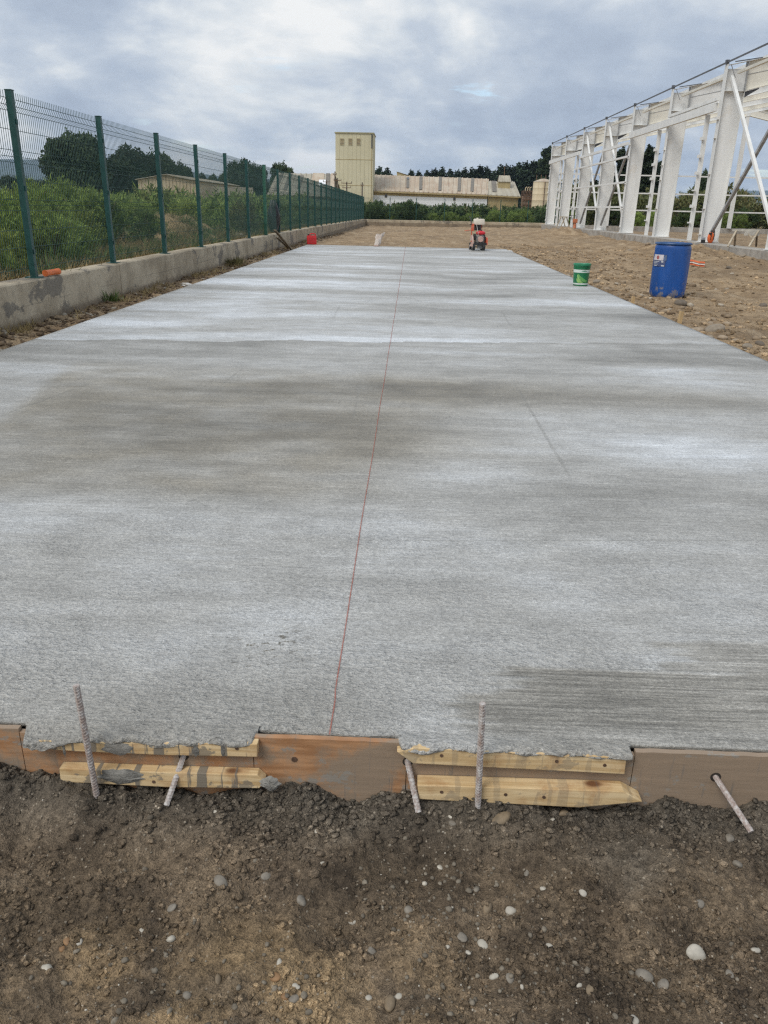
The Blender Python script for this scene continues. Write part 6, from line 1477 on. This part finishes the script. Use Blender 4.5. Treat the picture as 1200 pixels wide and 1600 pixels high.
strip_tufts('wall_foot_weeds', 260, (-4.08, -3.80, 6, 34), lambda X, Y: np.clip(-0.15 + 1.3 * fbm(X * 2, Y * 0.7, 125, 2), 0.01, 1), M_DRY, 'dry weeds in the rubble along the foot of the wall', per=10, ln=0.11)
Q = np.array([[-3.98 + 0.05 * math.sin(k * 2.1), 9.05 + 0.05 * math.cos(k * 1.7), gz1(-3.98, 9.05)] for k in range(7)])
tag(link('weed_clump', tufts_mesh('weed_clump', Q, M_GRASS, r, 14, 0.17, 0.006)), 'single green weed growing at the foot of the left wall', 'weed')
Q = np.array([[-3.9 + 0.09 * math.sin(k * 2.1), 16.6 + 0.3 * math.cos(k * 1.7), gz1(-3.9, 16.6)] for k in range(22)])
tag(link('weed_clump', tufts_mesh('weed_clump', Q, leaf_material('olive_weed', (0.09, 0.085, 0.03), (0.2, 0.17, 0.07)), r, 14, 0.18, 0.006)), 'olive weed clump spilling toward the slab from the wall foot', 'weed')
# the ragged dry bush by the post, the plank and the black bag on the fence
t = thing('dry_bush', 'ragged half-dry bush leaning over the left wall by the black bag', 'shrub', (-4.75, 22.0, 0.33))
link('foliage', shrub_mesh('foliage', 771, leaf_material('half_dry_foliage', (0.07, 0.085, 0.03), (0.17, 0.17, 0.07), 0.1, (0.25, 0.19, 0.09)), 1.15, 0.55, tufts=60, per=40), t); link('stems', stems_mesh('stems', 772, 1.25, 0.6, 12), t)
def plank():
    m_ = simple('weathered_plank', (0.22, 0.175, 0.12), 0.85, 0.25, 9); t = thing('old_plank', 'weathered grey-brown plank leaning against the wall near the red fuel can', 'plank', (-3.95, 23.6, 0.0))
    MB().bar((0.30, 0.0, 0.0), (-0.12, -0.55, 0.58), 0.11, 0.03).build('board', m_, t, False, 0.004); MB().bar((0.16, 0.35, 0.03), (-0.10, -0.25, 0.36), 0.08, 0.03).build('batten', m_, t, False, 0.004)
plank()
def black_bag():
    m_ = simple('black_plastic', (0.012, 0.012, 0.013), 0.4, 0.2, 8); n, k = 20, 20; V = []
    for j in range(n):
        v = j / (n - 1); w = 0.05 + 0.20 * math.sin(math.pi * min(1, (1 - v) * 0.75 + 0.12)) ** 1.2
        for i in range(k):
            a = 2 * math.pi * i / k; cr = 1 + 0.12 * math.sin(a * 4 + v * 5) + 0.08 * math.sin(a * 7 - v * 11); V.append((w * cr * math.cos(a) * 0.75, w * cr * math.sin(a), 0.98 * v))
    i = np.arange(n * k).reshape(n, k); i2 = np.roll(i, -1, 1); t = thing('black_sack', 'black plastic sack hanging on the left fence above the red fuel can', 'sack', (-4.36, 24.7, 0.45))
    link('bag', mesh_np('bag', V, np.stack([i[:-1], i2[:-1], i2[1:], i[1:]], -1).reshape(-1, 4), m_, True), t)
    MB().tube([(0, 0, 0.97), (0.02, 0.03, 1.04), (0.08, 0.0, 1.02)], 0.012, 6).build('tie', m_, t, True)
black_bag()
tag(link('pale_boulder', stone_mesh('pale_boulder', (0.20, 0.17, 0.12), simple('pale_stone', (0.46, 0.43, 0.37), 0.85, 0.15, 8, bump_s=0.3), 991, 0.2), None, (-4.72, 20.9, 0.44)), 'pale boulder behind the lighter green fence post', 'boulder')

# trees: trunk, limbs, crown of leaf clumps
def crown_mesh(name, seed, lobes, mat, n, size, flat=0.6):
    r = np.random.default_rng(seed); Ps = []; T = []
    vol = np.array([l[3] * l[4] * l[5] for l in lobes]) ** 0.67; cnt = (n * vol / vol.sum()).astype(int)
    for (cx, cy, cz, rx, ry, rz), c_ in zip(lobes, cnt):
        d = r.normal(size=(c_, 3)); d /= np.linalg.norm(d, axis=1, keepdims=True); q = (0.55 + 0.5 * r.random(c_) ** 0.6)[:, None] * (1 + 0.18 * np.sin(d[:, :1] * 7 + cx) * np.cos(d[:, 2:] * 6 + cy))
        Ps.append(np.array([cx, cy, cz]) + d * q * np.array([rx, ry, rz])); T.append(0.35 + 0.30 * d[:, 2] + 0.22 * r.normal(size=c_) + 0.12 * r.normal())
    P = np.concatenate(Ps); m = len(P); D = r.normal(size=(m, 3)); D[:, 2] *= flat
    V = blades(P, D, size * (0.6 + 0.8 * r.random(m)), size * 0.34 * (0.7 + 0.6 * r.random(m)), r)
    return mesh_np(name, V.reshape(-1, 3), np.arange(4 * m).reshape(m, 4), mat, False, {'tint': np.clip(np.repeat(np.concatenate(T), 4), 0, 1)})
def trunk_mesh(name, seed, H, r0, limbs, spread, z0):
    r = np.random.default_rng(seed); mb = MB(); mb.tube([(0, 0, -0.2), (0.05 * H * 0.2, 0, H * 0.3), (0, 0.02 * H, H * 0.6), (0.01 * H, 0, H * 0.9)], [r0, r0 * 0.8, r0 * 0.5, r0 * 0.12], 8)
    for k in range(limbs):
        a = k * 2.4 + r.random(); z = H * (z0 + (0.8 - z0) * k / limbs); q = spread * (1 - 0.5 * k / limbs)
        mb.tube([(0, 0, z), (q * 0.5 * math.cos(a), q * 0.5 * math.sin(a), z + 0.12 * H), (q * math.cos(a), q * math.sin(a), z + 0.2 * H)], [r0 * 0.35, r0 * 0.22, r0 * 0.05], 6)
    o = mb.build(name, M_BARK, fix=False); me = o.data; bpy.data.objects.remove(o); return me
def lobes_round(seed, H, Rw, n, zmin=0.12):
    r = np.random.default_rng(seed); L = [(0, 0, H * 0.55, Rw * 0.62, Rw * 0.62, H * 0.38)]
    for k in range(n):
        a = k * 2.4 + r.random() * 0.6; z = H * (zmin + (0.86 - zmin) * r.random()); q = Rw * 0.72 * math.sqrt(max(0.08, 1 - ((z / H - 0.45) / 0.55) ** 2)) * (0.75 + 0.35 * r.random()); s = Rw * (0.22 + 0.18 * r.random())
        L.append((q * math.cos(a), q * math.sin(a), z, s, s, s * 0.85))
    return L
def lobes_cone(seed, H, Rw, n, p=0.85, z0=0.15):
    r = np.random.default_rng(seed); L = []
    for k in range(n):
        f = k / (n - 1); z = H * (z0 + (0.97 - z0) * f); w = Rw * (1 - f) ** p * (0.8 + 0.4 * r.random()) + 0.03 * H; a = r.random() * 6.28
        L.append((0.35 * w * math.cos(a), 0.35 * w * math.sin(a), z, w * 0.8, w * 0.8, H / n * 1.1))
    return L
TR = {}
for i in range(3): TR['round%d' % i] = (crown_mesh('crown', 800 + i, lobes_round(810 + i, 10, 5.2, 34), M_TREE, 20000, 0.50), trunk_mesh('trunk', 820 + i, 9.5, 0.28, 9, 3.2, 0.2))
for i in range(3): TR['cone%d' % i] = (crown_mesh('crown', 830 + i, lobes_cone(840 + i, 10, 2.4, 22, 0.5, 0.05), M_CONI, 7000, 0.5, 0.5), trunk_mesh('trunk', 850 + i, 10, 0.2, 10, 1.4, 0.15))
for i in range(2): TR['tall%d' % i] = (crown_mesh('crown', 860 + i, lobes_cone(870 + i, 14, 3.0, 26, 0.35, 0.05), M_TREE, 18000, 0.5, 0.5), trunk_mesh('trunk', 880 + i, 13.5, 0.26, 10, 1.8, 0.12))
HT = {'r': 10.0, 'c': 10.0, 't': 14.0}; WT = {'r': 11.0, 'c': 4.8, 't': 6.4}
def tree(kind, px, py_top, wpx, Y, label, group, name='tree'):
    q = at_y(px, py_top, Y); zb = 0.0; H = q[2] - zb; sz = H / HT[kind[0]] ; sw = wpx * (Y + 1.65) * 0.935 / F_PX / WT[kind[0]] * 1.0
    t = thing(name, label, 'tree', (q[0], Y, zb), px * 0.7, group); t.scale = (sw, sw, sz * 1.0)
    link('crown', TR[kind][0], t); link('trunk', TR[kind][1], t); return t
tree('round0', 113, 201, 102, 105, 'large round dark tree, tallest above the left thicket', 'trees beyond the left fence')
tree('round1', 195, 227, 76, 112, 'dark tree just right of the tallest round tree', 'trees beyond the left fence')
tree('round2', 240, 233, 74, 116, 'dark spreading tree above the left part of the tan gabled shed', 'trees beyond the left fence')
tree('round0', 278, 250, 48, 120, 'small dark tree at the right end of the left tree group', 'trees beyond the left fence')
tree('round1', 372, 249, 54, 150, 'dark round tree right of the tan gabled shed', 'trees beyond the left fence')
tree('round2', 398, 253, 48, 155, 'dark tree between two round trees left of the grey roof', 'trees beyond the left fence')
tree('round0', 440, 251, 44, 178, 'dark tree behind the left end of the grey patched roof', 'trees beyond the left fence')
ORD = ['first from the left', 'second from the left', 'third from the left', 'fourth from the left', 'fifth from the left', 'sixth from the left', 'seventh from the left', 'eighth from the left', 'ninth from the left', 'tenth from the left', 'eleventh from the left', 'twelfth from the left', 'thirteenth from the left', 'last at the right']
for i_, (px, py, w) in enumerate(((12, 272, 30), (38, 276, 30), (62, 279, 30), (316, 271, 26), (334, 273, 24), (346, 270, 22))):
    tree('round%d' % (px % 3), px, py, w, 260, 'small distant dark tree below the left hills, %s' % ORD[i_], 'distant trees on the left')
for i, (px, py, w) in enumerate(((594, 261, 18), (606, 263, 17), (642, 266, 14), (654, 267, 14), (668, 267, 15), (680, 264, 17), (692, 262, 17), (704, 265, 16), (716, 266, 15), (727, 263, 17), (738, 262, 17), (750, 259, 18), (760, 261, 18), (771, 268, 14))):
    tree('cone%d' % (i % 3), px, py, w * 1.7, 235, 'dark conifer behind the long shed, %s' % ORD[i], 'conifers behind the long shed', 'conifer')
for i, (px, py, w) in enumerate(((782, 258, 18), (792, 258, 18), (802, 260, 18), (812, 255, 19), (823, 253, 20), (833, 252, 20), (842, 250, 20), (818, 268, 22), (838, 266, 24))):
    tree('cone%d' % ((i + 1) % 3), px, py, w * 1.8, 230, 'dark conifer behind the low shed and silo, %s' % ORD[i], 'conifers behind the low shed', 'conifer')
tree('tall0', 858, 229, 34, 195, 'tall dark tree at the far corner of the steel frame', 'tall trees behind the frame')
for px, py, w, Y, k, lb in ((893, 290, 34, 110, 'tall1', 'dark tree low behind the far bays of the frame'), (930, 282, 36, 108, 'tall0', 'dark tree behind the X-braced bays of the frame'), (974, 231, 40, 104, 'tall1', 'tall dark tree seen in the middle of the steel frame'), (1016, 227, 42, 100, 'tall0', 'tallest dark tree seen through the wide bays of the frame'), (1036, 250, 34, 103, 'tall1', 'dark tree at the right of the tallest one behind the frame'), (1100, 266, 26, 110, 'round1', 'small round tree above the olive bushes behind the frame'), (948, 262, 36, 106, 'tall1', 'dark tree left of the tall ones behind the frame')):
    tree(k, px, py, w, Y, lb, 'tall trees behind the frame')

# ================================================================== AIR
def haze():
    m = bpy.data.materials.new('haze'); m.use_nodes = True; nt = NT(m.node_tree)
    for x in list(nt.N): nt.N.remove(x)
    out = nt.n('ShaderNodeOutputMaterial'); v = nt.n('ShaderNodeVolumePrincipled'); nt.L.new(v.outputs[0], out.inputs['Volume'])
    v.inputs['Color'].default_value = (0.58, 0.76, 1.0, 1); v.inputs['Density'].default_value = HAZE
    o = MB().box(-6500, 6500, -1500, 6500, -40, 240).build('haze', m)
    tag(o, 'thin pale bluish air between the yard and the distant hills', 'haze', kind='stuff')
HAZE = 0.00012
haze()
